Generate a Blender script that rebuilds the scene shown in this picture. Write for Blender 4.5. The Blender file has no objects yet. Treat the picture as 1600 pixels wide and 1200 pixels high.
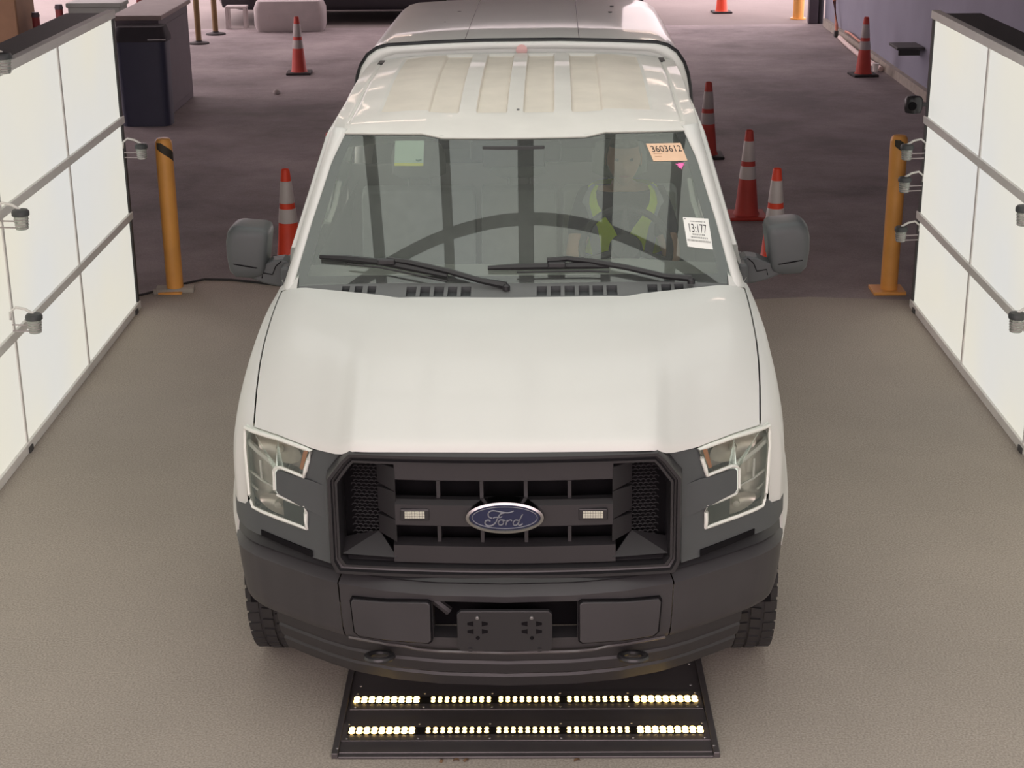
import bpy, bmesh, math, random
from mathutils import Vector, Matrix
random.seed(7)
S = bpy.context.scene
COL = S.collection
PI = math.pi

def lin(c):
    return tuple(((x/255)/12.92 if x/255 <= .04045 else ((x/255+.055)/1.055)**2.4) for x in c)

# ------------------------------------------------------------------ camera
cam = bpy.data.objects.new('camera', bpy.data.cameras.new('camera'))
COL.objects.link(cam)
CR = ((0.99992368, 0.00851302, -0.00895308), (-0.00559076, -0.33443683, -0.94240159), (-0.01101692, 0.94237972, -0.33436371))
cam.matrix_world = Matrix(((CR[0][0], -CR[1][0], -CR[2][0], 0.01372),
                           (CR[0][1], -CR[1][1], -CR[2][1], -4.84062),
                           (CR[0][2], -CR[1][2], -CR[2][2], 3.12669), (0, 0, 0, 1)))
cam.data.sensor_width = 36
cam.data.lens = 2539.76/1600*36
cam.data.clip_start = .05
cam.data.clip_end = 300
S.camera = cam
# ------------------------------------------------------------------ sky and exposure
W = bpy.data.worlds.new('sky')
S.world = W
W.use_nodes = True
bg = W.node_tree.nodes['Background']
bg.inputs[0].default_value = (1.0, .81, .83, 1)
bg.inputs[1].default_value = 3.9
S.view_settings.view_transform = 'Standard'
S.view_settings.look = 'None'
S.view_settings.gamma = 1
S.view_settings.use_curve_mapping = False
S.view_settings.exposure = 0.0
CEIL_L = 1.52       # radiance of the overhead light panels
SIDE_L = .86       # radiance of the side light panels

# ------------------------------------------------------------------ materials
def mat(name, rgb, rough=.5, metal=0, var=.06, scale=6.0, coat=0, bump=0, bscale=60, emit=0, ecol=None, spec=.5, detail=3):
    m = bpy.data.materials.new(name)
    m.use_nodes = True
    n = m.node_tree.nodes; l = m.node_tree.links
    p = n['Principled BSDF']
    p.inputs['Roughness'].default_value = rough
    p.inputs['Metallic'].default_value = metal
    p.inputs['Coat Weight'].default_value = coat
    p.inputs['Coat Roughness'].default_value = .06
    p.inputs['Specular IOR Level'].default_value = spec
    c = lin(rgb)
    tc = n.new('ShaderNodeTexCoord')
    nz = n.new('ShaderNodeTexNoise')
    nz.inputs['Scale'].default_value = scale
    nz.inputs['Detail'].default_value = detail
    l.new(tc.outputs['Object'], nz.inputs['Vector'])
    r = n.new('ShaderNodeValToRGB')
    r.color_ramp.elements[0].position = .3
    r.color_ramp.elements[1].position = .7
    r.color_ramp.elements[0].color = tuple(x*(1-var) for x in c)+(1,)
    r.color_ramp.elements[1].color = tuple(min(1, x*(1+var)) for x in c)+(1,)
    l.new(nz.outputs['Fac'], r.inputs[0])
    l.new(r.outputs[0], p.inputs['Base Color'])
    if bump:
        nb = n.new('ShaderNodeTexNoise'); nb.inputs['Scale'].default_value = bscale; nb.inputs['Detail'].default_value = 4
        l.new(tc.outputs['Object'], nb.inputs['Vector'])
        b = n.new('ShaderNodeBump'); b.inputs['Strength'].default_value = bump; b.inputs['Distance'].default_value = .01
        l.new(nb.outputs['Fac'], b.inputs['Height']); l.new(b.outputs[0], p.inputs['Normal'])
    if emit:
        e = lin(ecol or rgb)
        p.inputs['Emission Color'].default_value = e+(1,)
        p.inputs['Emission Strength'].default_value = emit
    return m

def floor_mat(name, dark, light, speck, rough=.85, scale=.5):
    m = bpy.data.materials.new(name); m.use_nodes = True
    n = m.node_tree.nodes; l = m.node_tree.links; p = n['Principled BSDF']
    p.inputs['Roughness'].default_value = rough
    p.inputs['Specular IOR Level'].default_value = .3
    tc = n.new('ShaderNodeTexCoord')
    a = n.new('ShaderNodeTexNoise'); a.inputs['Scale'].default_value = scale; a.inputs['Detail'].default_value = 6; a.inputs['Roughness'].default_value = .65
    f = n.new('ShaderNodeTexNoise'); f.inputs['Scale'].default_value = 125; f.inputs['Detail'].default_value = 2
    l.new(tc.outputs['Object'], a.inputs['Vector']); l.new(tc.outputs['Object'], f.inputs['Vector'])
    r = n.new('ShaderNodeValToRGB')
    r.color_ramp.elements[0].position = .35; r.color_ramp.elements[1].position = .65
    r.color_ramp.elements[0].color = lin(dark)+(1,); r.color_ramp.elements[1].color = lin(light)+(1,)
    l.new(a.outputs['Fac'], r.inputs[0])
    mm = n.new('ShaderNodeMapRange'); mm.inputs[1].default_value = .3; mm.inputs[2].default_value = .7
    mm.inputs[3].default_value = 1-speck; mm.inputs[4].default_value = 1+speck
    l.new(f.outputs['Fac'], mm.inputs[0])
    x = n.new('ShaderNodeMix'); x.data_type = 'RGBA'; x.blend_type = 'MULTIPLY'; x.inputs[0].default_value = 1
    l.new(r.outputs[0], x.inputs[6]); l.new(mm.outputs[0], x.inputs[7]); l.new(x.outputs[2], p.inputs['Base Color'])
    b = n.new('ShaderNodeBump'); b.inputs['Strength'].default_value = .16; b.inputs['Distance'].default_value = .01
    l.new(f.outputs['Fac'], b.inputs['Height']); l.new(b.outputs[0], p.inputs['Normal'])
    return m

def glass_mat(name, tint, refl=1.0, rough=0.0, haze=0):
    m = bpy.data.materials.new(name); m.use_nodes = True
    n = m.node_tree.nodes; l = m.node_tree.links
    n.remove(n['Principled BSDF']); out = n['Material Output']
    t = n.new('ShaderNodeBsdfTransparent'); t.inputs[0].default_value = tint+(1,)
    g = n.new('ShaderNodeBsdfGlossy'); g.inputs['Roughness'].default_value = rough
    g.inputs['Color'].default_value = (.93, 1.0, .95, 1)
    fr = n.new('ShaderNodeFresnel'); fr.inputs[0].default_value = 1.52
    mu = n.new('ShaderNodeMath'); mu.operation = 'MULTIPLY'; mu.inputs[1].default_value = refl; mu.use_clamp = True
    l.new(fr.outputs[0], mu.inputs[0])
    x = n.new('ShaderNodeMixShader')
    l.new(mu.outputs[0], x.inputs[0]); l.new(t.outputs[0], x.inputs[1]); l.new(g.outputs[0], x.inputs[2])
    if haze:      # pale veil added to lift the dark seen through the glass
        d = n.new('ShaderNodeBsdfDiffuse'); d.inputs[0].default_value = (.72, .76, .72, 1)
        tc = n.new('ShaderNodeTexCoord'); nz = n.new('ShaderNodeTexNoise'); nz.inputs['Scale'].default_value = 3
        l.new(tc.outputs['Object'], nz.inputs['Vector'])
        mr = n.new('ShaderNodeMapRange'); mr.inputs[1].default_value = .3; mr.inputs[2].default_value = .7; mr.inputs[3].default_value = haze*.9; mr.inputs[4].default_value = haze*1.1
        l.new(nz.outputs['Fac'], mr.inputs[0])
        y = n.new('ShaderNodeMixShader'); l.new(mr.outputs[0], y.inputs[0]); l.new(x.outputs[0], y.inputs[1]); l.new(d.outputs[0], y.inputs[2]); x = y
    l.new(x.outputs[0], out.inputs[0])
    return m

def panel_mat(name, rgb, strength):
    """backlit diffuser sheet"""
    m = mat(name, (120, 120, 118), .6, var=.02, emit=strength, ecol=rgb, spec=.2)
    n = m.node_tree.nodes; l = m.node_tree.links; p = n['Principled BSDF']
    nz = n.new('ShaderNodeTexNoise'); nz.inputs['Scale'].default_value = .6
    tc = n.new('ShaderNodeTexCoord'); l.new(tc.outputs['Object'], nz.inputs['Vector'])
    r = n.new('ShaderNodeValToRGB'); c = lin(rgb)
    r.color_ramp.elements[0].color = (c[0]*.95, c[1]*.97, c[2]*1.04, 1); r.color_ramp.elements[1].color = (c[0]*1.04, c[1]*1.01, c[2]*.93, 1)
    r.color_ramp.elements[0].position = .35; r.color_ramp.elements[1].position = .65
    l.new(nz.outputs['Fac'], r.inputs[0]); l.new(r.outputs[0], p.inputs['Emission Color'])
    return m

M = {}
M['paint'] = mat('white_paint', (216, 216, 211), .5, coat=.18, var=.012, scale=2)
M['roofpaint'] = mat('dusty_white_paint', (222, 220, 213), .5, coat=.2, var=.05, scale=5, detail=6)
M['roofdust'] = mat('grimy_white_paint', (216, 209, 196), .58, var=.06, scale=7, detail=7)
M['cappaint'] = mat('white_fibreglass', (222, 222, 217), .38, coat=.3, var=.03, scale=3)
M['grey_plastic'] = mat('grey_plastic', (70, 73, 74), .5, var=.05, scale=9)
M['bumper'] = mat('bumper_plastic', (57, 55, 57), .42, var=.12, scale=4, detail=5)
M['black_plastic'] = mat('black_plastic', (44, 42, 44), .45, var=.06)
M['satin_black'] = mat('satin_black', (40, 39, 41), .35, var=.05)
M['gloss_grey'] = mat('gloss_grey', (84, 80, 80), .2, coat=.5)  # grey for the gloss drawn along the bumper's lower edge
M['void'] = mat('void_black', (20, 19, 21), .9, var=.05, spec=.1)
M['rubber'] = mat('rubber', (44, 43, 44), .8, var=.1)
M['seal'] = mat('rubber_seal', (40, 40, 42), .5)
M['chrome'] = mat('chrome', (170, 170, 170), .18, metal=1, var=.02)
M['silver'] = mat('silver_reflector', (206, 201, 190), .3, metal=.55, var=.12, scale=18, detail=4)
M['bezel'] = mat('headlight_bezel', (226, 229, 220), .3, var=.03)
M['amber'] = mat('amber_reflector', (196, 128, 74), .3)
M['steel'] = mat('steel', (140, 140, 140), .4, metal=.9)
M['emblem_blue'] = mat('emblem_blue', (22, 30, 64), .25, coat=.5)
M['letter_silver'] = mat('letter_silver', (132, 134, 140), .3, metal=.4)
M['lens_dots'] = mat('lamp_dots', (196, 196, 180), .4)
M['interior'] = mat('interior_grey', (178, 178, 172), .8, var=.05)
M['interior_dark'] = mat('interior_dark', (62, 62, 62), .8, var=.05)
M['headliner'] = mat('headliner', (222, 222, 212), .9, var=.03)
M['seat'] = mat('seat_fabric', (166, 168, 166), .9, var=.08, scale=20)
M['vest'] = mat('hi_vis_yellow', (226, 255, 10), .7, var=.06, emit=0)
M['reflective'] = mat('reflective_tape', (168, 172, 174), .4, var=.05)
M['shirt'] = mat('dark_shirt', (46, 46, 54), .9, var=.1)
M['trousers'] = mat('dark_trousers', (50, 52, 62), .9, var=.1)
M['skin'] = mat('skin', (200, 158, 130), .6, var=.05, scale=14)
M['hair'] = mat('grey_hair', (150, 140, 126), .8, var=.2, scale=60)
M['eye'] = mat('eye', (40, 34, 30), .3)
M['lips'] = mat('lips', (170, 110, 96), .5)
M['glass'] = glass_mat('windshield_glass', (.77, .81, .78), 1.8, haze=.062)
M['sideglass'] = glass_mat('side_glass', (.55, .6, .58), 1.6)
M['lens'] = glass_mat('clear_lens', (.92, .92, .9), 1.5, .02)
M['jar'] = glass_mat('clear_jar', (.90, .90, .87), 1.6, .05, haze=.3)
M['mirror'] = mat('mirror_glass', (200, 205, 210), .03, metal=1, var=.0)
M['paper_tan'] = mat('tan_paper', (232, 196, 164), .7, var=.04, scale=20)
M['paper_white'] = mat('white_paper', (240, 240, 234), .7, var=.02)
M['paper_green'] = mat('pale_sticker', (190, 204, 190), .7, var=.04)
M['paper_yellow'] = mat('yellow_strip', (214, 210, 96), .7)
M['pink'] = mat('pink_paper', (255, 120, 190), .6, emit=0)
M['ink'] = mat('ink', (60, 56, 56), .8)
M['floor'] = floor_mat('booth_asphalt', (166, 158, 148), (178, 169, 158), .22)
M['floor_back'] = floor_mat('garage_asphalt', (116, 108, 110), (160, 151, 152), .14, scale=.55)
M['pavement'] = floor_mat('outside_pavement', (118, 110, 108), (132, 124, 122), .08, scale=.3)
M['wall_blue'] = mat('blue_grey_wall', (146, 148, 166), .7, var=.08, scale=1.2)
M['wall_dark'] = mat('dark_wall', (56, 54, 60), .8, var=.08)
M['ceiling'] = mat('dark_ceiling', (74, 72, 74), .9)
M['frame'] = mat('aluminium_frame', (232, 231, 226), .5, metal=0, var=.04)
M['frame_dark'] = mat('dark_frame', (66, 66, 66), .6)
M['panel'] = panel_mat('light_panel_diffuser', (232, 229, 218), SIDE_L)
M['ceil_panel'] = panel_mat('overhead_diffuser', (250, 250, 244), CEIL_L)
M['yellow'] = mat('yellow_paint', (232, 166, 84), .45, var=.08, scale=5, detail=5)
M['bollard_black'] = mat('bollard_black', (60, 54, 44), .6)
M['concrete'] = mat('concrete', (168, 162, 152), .9, var=.12, scale=12)
M['orange'] = mat('cone_orange', (236, 74, 44), .5, var=.06)
M['cone_dull'] = mat('dull_red_cone', (186, 66, 56), .6, var=.1)  # duller red body for part of the cones
M['collar_grey'] = mat('grey_collar', (168, 160, 158), .55, var=.08)  # greyer collar for part of the cones
M['cone_white'] = mat('cone_white', (196, 190, 186), .45, var=.05)
M['cone_base'] = mat('cone_base', (48, 44, 46), .8)
M['cone_red_base'] = mat('cone_orange_base', (176, 54, 44), .7)
M['tube'] = mat('fluorescent_tube', (255, 240, 230), .4, var=0, emit=26, ecol=(255, 222, 205))
M['led'] = mat('led', (255, 240, 200), .4, var=0, emit=5.0, ecol=(255, 214, 124))
M['led_big'] = mat('led_bright', (255, 240, 200), .4, var=0, emit=7.0, ecol=(255, 212, 120))
M['plate_black'] = mat('black_steel_plate', (84, 80, 81), .32, metal=.2, var=.12, scale=5, detail=5)
M['cab_grey'] = mat('cabinet_grey', (92, 84, 92), .6, var=.06)
M['cab_top'] = mat('cabinet_top', (150, 136, 132), .6, var=.06)
M['bin_blue'] = mat('bin_blue', (56, 60, 80), .5, var=.06)
M['brown'] = mat('brown_pillar', (118, 92, 68), .8, var=.08)
M['red_post'] = mat('red_post', (140, 60, 62), .6)
M['greengrey'] = mat('green_grey_panel', (128, 134, 128), .6, var=.05)
M['brass'] = mat('brass_pole', (128, 102, 66), .5, var=.06)
M['white_plastic'] = mat('white_plastic', (176, 168, 168), .6, var=.05)
M['car_black'] = mat('dark_car_paint', (36, 33, 42), .3, coat=.5)
M['pipe_orange'] = mat('orange_pipe', (206, 134, 112), .6)
M['pipe_white'] = mat('white_pipe', (226, 206, 200), .6)

# ------------------------------------------------------------------ mesh helpers
class MB:
    def __init__(s): s.v = []; s.f = []; s.mi = []; s.cur = 0
    def add(s, vs, fs):
        o = len(s.v); s.v += [tuple(v) for v in vs]; s.f += [tuple(i+o for i in f) for f in fs]; s.mi += [s.cur]*len(fs); return s
    def box(s, x0, x1, y0, y1, z0, z1):
        v = [(x, y, z) for z in (z0, z1) for y in (y0, y1) for x in (x0, x1)]
        return s.add(v, [(0, 2, 3, 1), (4, 5, 7, 6), (0, 1, 5, 4), (2, 6, 7, 3), (0, 4, 6, 2), (1, 3, 7, 5)])
    def grid(s, P, close_u=False, close_v=False, skip=None):
        nu = len(P); nv = len(P[0])
        vs = [p for r in P for p in r]; fs = []
        for i in range(nu if close_u else nu-1):
            for j in range(nv if close_v else nv-1):
                if skip and skip(i, j): continue
                a = i*nv+j; b = ((i+1) % nu)*nv+j; c = ((i+1) % nu)*nv+(j+1) % nv; d = i*nv+(j+1) % nv
                fs.append((a, b, c, d))
        return s.add(vs, fs)
    def loft(s, loops, cap=True, closed=True):
        n = len(loops[0]); o = len(s.v)
        s.grid(loops, close_v=closed)
        if cap:
            s.f.append(tuple(range(o+n-1, o-1, -1))); s.mi.append(s.cur)
            e = o+n*(len(loops)-1); s.f.append(tuple(range(e, e+n))); s.mi.append(s.cur)
        return s
    def tube(s, pts, r, n=8, closed=False):
        pts = [Vector(p) for p in pts]; L = []
        for i, p in enumerate(pts):
            a = pts[i-1] if (i or closed) else p; b = pts[(i+1) % len(pts)] if (i < len(pts)-1 or closed) else p
            t = (b-a)
            t = t.normalized() if t.length > 1e-9 else Vector((0, 0, 1))
            up = Vector((0, 0, 1)) if abs(t.z) < .9 else Vector((0, 1, 0))
            u = t.cross(up).normalized(); w = u.cross(t).normalized()
            rr = r[i] if isinstance(r, (list, tuple)) else r
            L.append([p+u*rr*math.cos(2*PI*k/n)+w*rr*math.sin(2*PI*k/n) for k in range(n)])
        if closed: return s.grid(L, close_u=True, close_v=True)
        return s.loft(L)
    def lathe(s, prof, c=(0, 0, 0), n=24, axis='z', cap=True):
        L = []
        for r, h in prof:
            row = []
            for k in range(n):
                a = 2*PI*k/n; p, q = r*math.cos(a), r*math.sin(a)
                row.append({'z': (c[0]+p, c[1]+q, c[2]+h), 'x': (c[0]+h, c[1]+p, c[2]+q), 'y': (c[0]+p, c[1]+h, c[2]+q)}[axis])
            L.append(row)
        return s.loft(L, cap)
    def prism(s, poly, fn, d):
        """poly of (a,b) -> fn(a,b,t) with t 0..d"""
        return s.loft([[fn(a, b, 0) for a, b in poly], [fn(a, b, d) for a, b in poly]])
    def build(s, name, m, parent=None, smooth=40, bevel=0, kind=None, label=None, sub=0):
        me = bpy.data.meshes.new(name)
        me.from_pydata(s.v, [], s.f)
        bm = bmesh.new(); bm.from_mesh(me)
        bmesh.ops.remove_doubles(bm, verts=bm.verts, dist=1e-5)
        bmesh.ops.recalc_face_normals(bm, faces=bm.faces)
        bm.to_mesh(me); bm.free()
        ms = m if isinstance(m, list) else [m]
        for x in ms: me.materials.append(x)
        if len(ms) > 1 and len(me.polygons) == len(s.mi):
            for p, i in zip(me.polygons, s.mi): p.material_index = i
        if smooth:
            for p in me.polygons: p.use_smooth = True
            me.set_sharp_from_angle(angle=math.radians(smooth))
        o = bpy.data.objects.new(name, me); COL.objects.link(o)
        if parent: o.parent = parent
        if bevel:
            b = o.modifiers.new('bevel', 'BEVEL'); b.width = bevel; b.segments = 2; b.limit_method = 'ANGLE'; b.angle_limit = math.radians(35)
        if sub:
            b = o.modifiers.new('sub', 'SUBSURF'); b.levels = sub; b.render_levels = sub
        if kind: o['kind'] = kind
        if label: o['label'] = label
        return o

def patch(poly, fn, name, m, parent=None, thick=.02, step=.02, smooth=40, label=None, tn=None):
    """flat outline in (x,z), cut finely, wrapped on the surface y=fn(x,z), given thickness towards +y"""
    bm = bmesh.new()
    vs = [bm.verts.new((x, 0, z)) for x, z in poly]
    bm.faces.new(vs)
    bmesh.ops.triangulate(bm, faces=bm.faces[:])
    xs = [p[0] for p in poly]
    k = math.ceil(min(xs)/step)
    while k*step < max(xs):
        bmesh.ops.bisect_plane(bm, geom=bm.verts[:]+bm.edges[:]+bm.faces[:], plane_co=(k*step, 0, 0), plane_no=(1, 0, 0), dist=1e-6); k += 1
    if thick:
        r = bmesh.ops.extrude_face_region(bm, geom=bm.faces[:])
        for v in r['geom']:
            if isinstance(v, bmesh.types.BMVert): v.co.y = thick
    for v in bm.verts: v.co.y += fn(v.co.x, v.co.z)
    bmesh.ops.recalc_face_normals(bm, faces=bm.faces)
    me = bpy.data.meshes.new(name); bm.to_mesh(me); bm.free()
    me.materials.append(m)
    if smooth:
        for p in me.polygons: p.use_smooth = True
        me.set_sharp_from_angle(angle=math.radians(smooth))
    o = bpy.data.objects.new(name, me); COL.objects.link(o)
    if parent: o.parent = parent
    if label: o['label'] = label
    return o

def thing(name, label, cat, loc=(0, 0, 0), rz=0, group=None):
    o = bpy.data.objects.new(name, None); COL.objects.link(o)
    o.empty_display_size = .1
    o.location = loc; o.rotation_euler = (0, 0, rz); o['label'] = label; o['category'] = cat
    if group: o['group'] = group
    return o
def tag(o, label, cat, group=None):
    o['label'] = label; o['category'] = cat
    if group: o['group'] = group
    return o
def struct(o): o['kind'] = 'structure'; return o
def dup(root, loc, rz=0, label=None):
    r = root.copy(); COL.objects.link(r); r.location = loc; r.rotation_euler = (0, 0, rz)
    if label: r['label'] = label
    for ch in list(root.children):
        c = ch.copy(); COL.objects.link(c); c.parent = r
        for g in ch.children:
            d = g.copy(); COL.objects.link(d); d.parent = c
    return r
def interp(x, xs, ys):
    if x <= xs[0]: return ys[0]
    for i in range(1, len(xs)):
        if x <= xs[i]:
            t = (x-xs[i-1])/(xs[i]-xs[i-1]); return ys[i-1]+(ys[i]-ys[i-1])*t
    return ys[-1]
def sstep(x, a, b):
    t = max(0, min(1, (x-a)/(b-a))); return t*t*(3-2*t)
def lerp(a, b, t): return a+(b-a)*t
def frange(a, b, n): return [a+(b-a)*i/n for i in range(n+1)]
def text_mb(body, size, place, depth=.0006, mb=None):
    """lettering as real mesh; place(u,v,t)->xyz"""
    cu = bpy.data.curves.new('t', 'FONT'); cu.body = body; cu.size = size; cu.align_x = 'CENTER'; cu.align_y = 'CENTER'
    o = bpy.data.objects.new('t', cu); me = bpy.data.meshes.new_from_object(o)
    mb = mb or MB()
    mb.add([place(v.co.x, v.co.y, depth) for v in me.vertices], [tuple(p.vertices) for p in me.polygons])
    bpy.data.objects.remove(o); bpy.data.curves.remove(cu); bpy.data.meshes.remove(me)
    return mb

# ================================================================== SETTING
# garage floor, booth slab with its ragged front edge, pavement outside
struct(MB().box(-8.6, 5.2, -7.4, 20.25, -.30, -.012).build('floor', M['floor_back'], smooth=0))
edge = [(-8.6, 5.4), (-4, 5.5), (-2.64, 5.82), (-2.5, 5.98), (-2.39, 6.1), (-2.28, 6.2), (-2.09, 6.18), (-1.9, 6.11), (-1.75, 6.04), (-.8, 5.8), (.5, 5.6), (1.3, 5.62), (1.9, 5.7), (2.6, 5.6), (5.2, 5.5)]
slab = edge+[(5.2, -7.4), (-8.6, -7.4)]
struct(MB().prism(slab, lambda a, b, t: (a, b, t-.011), .011).build('floor', M['floor'], smooth=0, bevel=.004))
struct(MB().box(-60, 40, 20.25, 90, -.30, -.02).build('floor', M['pavement'], smooth=0))
struct(MB().box(-60, -8.6, -7.4, 20.25, -.30, -.02).build('floor', M['pavement'], smooth=0))
struct(MB().box(-8.6, 5.2, -7.4, 20.6, 4.4, 4.6).build('ceiling', M['ceiling'], smooth=0))
struct(MB().box(4.5, 4.7, -7.4, 20.2, -.02, 4.4).build('wall_right', M['wall_blue'], smooth=0))
struct(MB().box(-60, 40, -60, -7.4, -.30, -.02).build('floor', M['pavement'], smooth=0))
struct(MB().box(-8.8, -8.6, -7.4, 12.0, -.02, 4.4).build('wall_left', M['wall_dark'], smooth=0))
struct(MB().box(-4.8, 1.95, 23.0, 23.15, -.02, 4.4).build('wall_back', M['wall_dark'], smooth=0))
struct(MB().box(4.44, 4.5, 5.0, 20.0, -.012, .10).build('baseboard_right', M['concrete'], smooth=0))

# overhead light tunnel (mirrored in the windscreen)
roof_light = thing('overhead_light', 'white overhead light ceiling of the booth with dark struts, above the truck', 'light', (0, 0, 3.5))
XS = [-1.62, -1.03, -.57, -.02, .55, .98, 1.56]
YS = [-4.85, -3.6, -2.3, -1.05, .22, 1.55, 2.7, 3.65]
BOW = .16
def zroof(x): return -.28*x*x
for i in range(len(XS)-1):
    xa, xb_ = XS[i]+.03, XS[i+1]-.03
    for j in range(len(YS)-1):
        ya, yb0 = YS[j]+.035, YS[j+1]-.035
        MB().loft([[(x, y-BOW*x*x, zroof(x)+dz) for y, dz in ((ya, .03), (yb0, .03), (yb0, .05), (ya, .05))] for x in frange(xa, xb_, 4)]).build('light_panel', M['ceil_panel'], roof_light, smooth=0)
for i, x in enumerate(XS):
    w = .055 if i == 3 else .034
    MB().box(x-w, x+w, YS[0]-.04, YS[-1]+.04, zroof(x), zroof(x)+.09).build('strut', M['frame_dark'], roof_light, smooth=0)
for y in YS:
    MB().loft([[(x, y-BOW*x*x+d, zroof(x)+h) for d, h in ((-.03, -.012), (.03, -.012), (.03, .085), (-.03, .085))] for x in frange(XS[0]-.04, XS[-1]+.04, 16)]).build('crossbar', M['frame_dark'], roof_light, smooth=0)
for x in (-1.6, 1.55):
    for y in (-3, 3.5):
        MB().tube([(x, y, zroof(x)+.05), (x, y, .9)], .012, 6).build('hanger_rod', M['frame_dark'], roof_light)

# near tube lamps follow hood streaks; rows behind added to brighten the floor
for k, (x, y, lb) in enumerate([(-1.2, 7.2, 'warm tube lamp under the garage ceiling, nearest on the left'), (1.5, 7.0, 'warm tube lamp under the garage ceiling, nearest on the right'),
                               (-2.6, 12.5, 'added warm tube lamp under the garage ceiling, left in the middle row'), (2.2, 12.5, 'added warm tube lamp under the garage ceiling, right in the middle row'),
                               (-2.6, 17.5, 'added warm tube lamp under the garage ceiling, left in the far row'), (2.2, 17.5, 'added warm tube lamp under the garage ceiling, right in the far row')]):
    t = thing('tube_lamp', lb, 'lamp', (x, y, 4.15), 0, 'garage ceiling tube lamps')
    MB().box(-.62, .62, -.08, .08, .04, .14).build('housing', M['white_plastic'], t, smooth=0, bevel=.01)
    MB().tube([(-.58, 0, 0), (.58, 0, 0)], .022, 10).build('tube', M['tube'], t)
    for s in (-1, 1):
        MB().box(s*.6-.015, s*.6+.015, -.02, .02, -.03, .05).build('socket', M['white_plastic'], t, smooth=0)
        MB().tube([(s*.4, 0, .13), (s*.4, 0, .26)], .008, 6).build('hanger_rod', M['frame_dark'], t)
# side light walls
def light_wall(side, label):
    X = -2.59 if side < 0 else 2.53
    y1 = 5.54 if side < 0 else 5.46
    t = thing('light_wall', label, 'light panel', (X, 0, 0), 0)
    def b(x0, x1): return (min(x0*side, x1*side), max(x0*side, x1*side))
    n = 7; w = 1.262; yb_ = [y1-.045-w*k for k in range(n+1)]
    top = 1.885 if side < 0 else 1.85
    zb_ = [.03, top/3+.005, top*2/3+.005, top+.038]; top += .038
    for k in range(n):
        for r in range(3):
            x0, x1 = b(0.004, .024)
            MB().box(x0, x1, yb_[k+1]+.012, yb_[k]-.012, zb_[r]+.018, zb_[r+1]-.018).build('diffuser_pane', M['panel'], t, smooth=0)
    for r, z in enumerate(zb_):
        x0, x1 = b(-.012, .04)
        h = .024
        if r == 0: MB().box(x0, x1, yb_[-1]-.02, y1, 0, .05).build('base_rail', M['frame'], t, smooth=0, bevel=.003)
        elif r == 3: MB().box(x0, x1, yb_[-1]-.02, y1, z-.02, z+.03).build('top_rail', M['frame'], t, smooth=0, bevel=.003)
        else: MB().box(x0, x1, yb_[-1]-.02, y1, z-h, z+h).build('frame_rail', M['frame'], t, smooth=0, bevel=.003)
    for k, y in enumerate(yb_):
        x0, x1 = b(-.004, .04); w2 = .014
        if k == 0: y = y1-.02; w2 = .02
        MB().box(x0, x1, y-w2, y+w2, .02, top).build('mullion', M['frame'] if k else M['frame_dark'], t, smooth=0, bevel=.003)
    x0, x1 = b(.04, .30)
    MB().box(x0, x1, yb_[-1], y1, .06, top+.01).build('rear_housing', M['frame_dark'], t, smooth=0, bevel=.006)
    for k in range(0, n+1, 2):
        y = yb_[k]-(.1 if k == 0 else 0)
        x0, x1 = b(-.02, .36)
        MB().box(x0, x1, y-.03, y+.03, 0, .03).build('foot', M['frame_dark'], t, smooth=0)
    return t
light_wall(-1, 'tall white backlit light wall left of the truck')
light_wall(1, 'tall white backlit light wall right of the truck')

# ================================================================== TRUCK
TR = thing('pickup_truck', 'white pickup truck with black grille, bumper and white cargo cap', 'truck', (-.07113, 0, 0))
TR.rotation_euler = (0, -.005, -.01651)
XB = [0, .235, .406, .575, .67, .785, .88, .92, .965, .985, 1.0]
YB = [0, .012, .045, .107, .162, .243, .315, .357, .428, .50, .62]
def yb(x): return interp(abs(x), XB, YB)
def F(x, z): return yb(x)+.03+.10*(z-.8)
def G(x, z=0): return .07+.12*x*x
def WS(x, z): return 1.33+.12*x*x+(z-1.35)*1.25
def xg(z): return .93-.27*(z-1.30)

# --- hood
def hood_front(x):
    x = abs(x)
    return (interp(x, [0, .45, .50, .541, .60, .643, .75, .872], [.072, .080, .086, .120, .172, .212, .298, .40]),
            interp(x, [0, .50, .541, .643, .775, .872], [1.147, 1.147, 1.121, 1.107, 1.115, 1.114]))
def hood_rear(x):
    x = abs(x)
    return (interp(x, [0, .45, .51, .60, .835, .93], [1.215, 1.22, 1.255, 1.285, 1.36, 1.385]),
            interp(x, [0, .45, .835, .90, .93], [1.332, 1.335, 1.338, 1.330, 1.318]))
def hood_pt(u, v):
    a = abs(u)
    x0 = .872*a; x1 = .93*a
    xe = interp(v, [0, .2, .36, .5, .7, 1], [.872, .892, .905, .912, .916, .920])*a
    yf, zf = hood_front(x0); yr, zr = hood_rear(x1)
    g = 1-(1-v)**1.75
    y = yf+(yr-yf)*v
    z = zf+(zr-zf)*g+.026*(1-math.exp(-v/.008))*(1-sstep(a, .6, .95))*(1-v)
    fade = sstep(v, .02, .2)*(1-.6*sstep(v, .7, 1))
    z += fade*(.005*(1-sstep(a, .38, .50)))
    z -= .004*sstep(a, .9, 1.0)*sstep(v, .1, .4)
    return (math.copysign(xe, u) if u else 0, y, z)
us = [-1+2*i/72 for i in range(73)]
vs_ = [0, .002, .005, .010, .02, .035, .06, .09, .13]+[.17+.83*i/24 for i in range(25)]
hood = MB().grid([[hood_pt(u, v) for v in vs_] for u in us])
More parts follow.
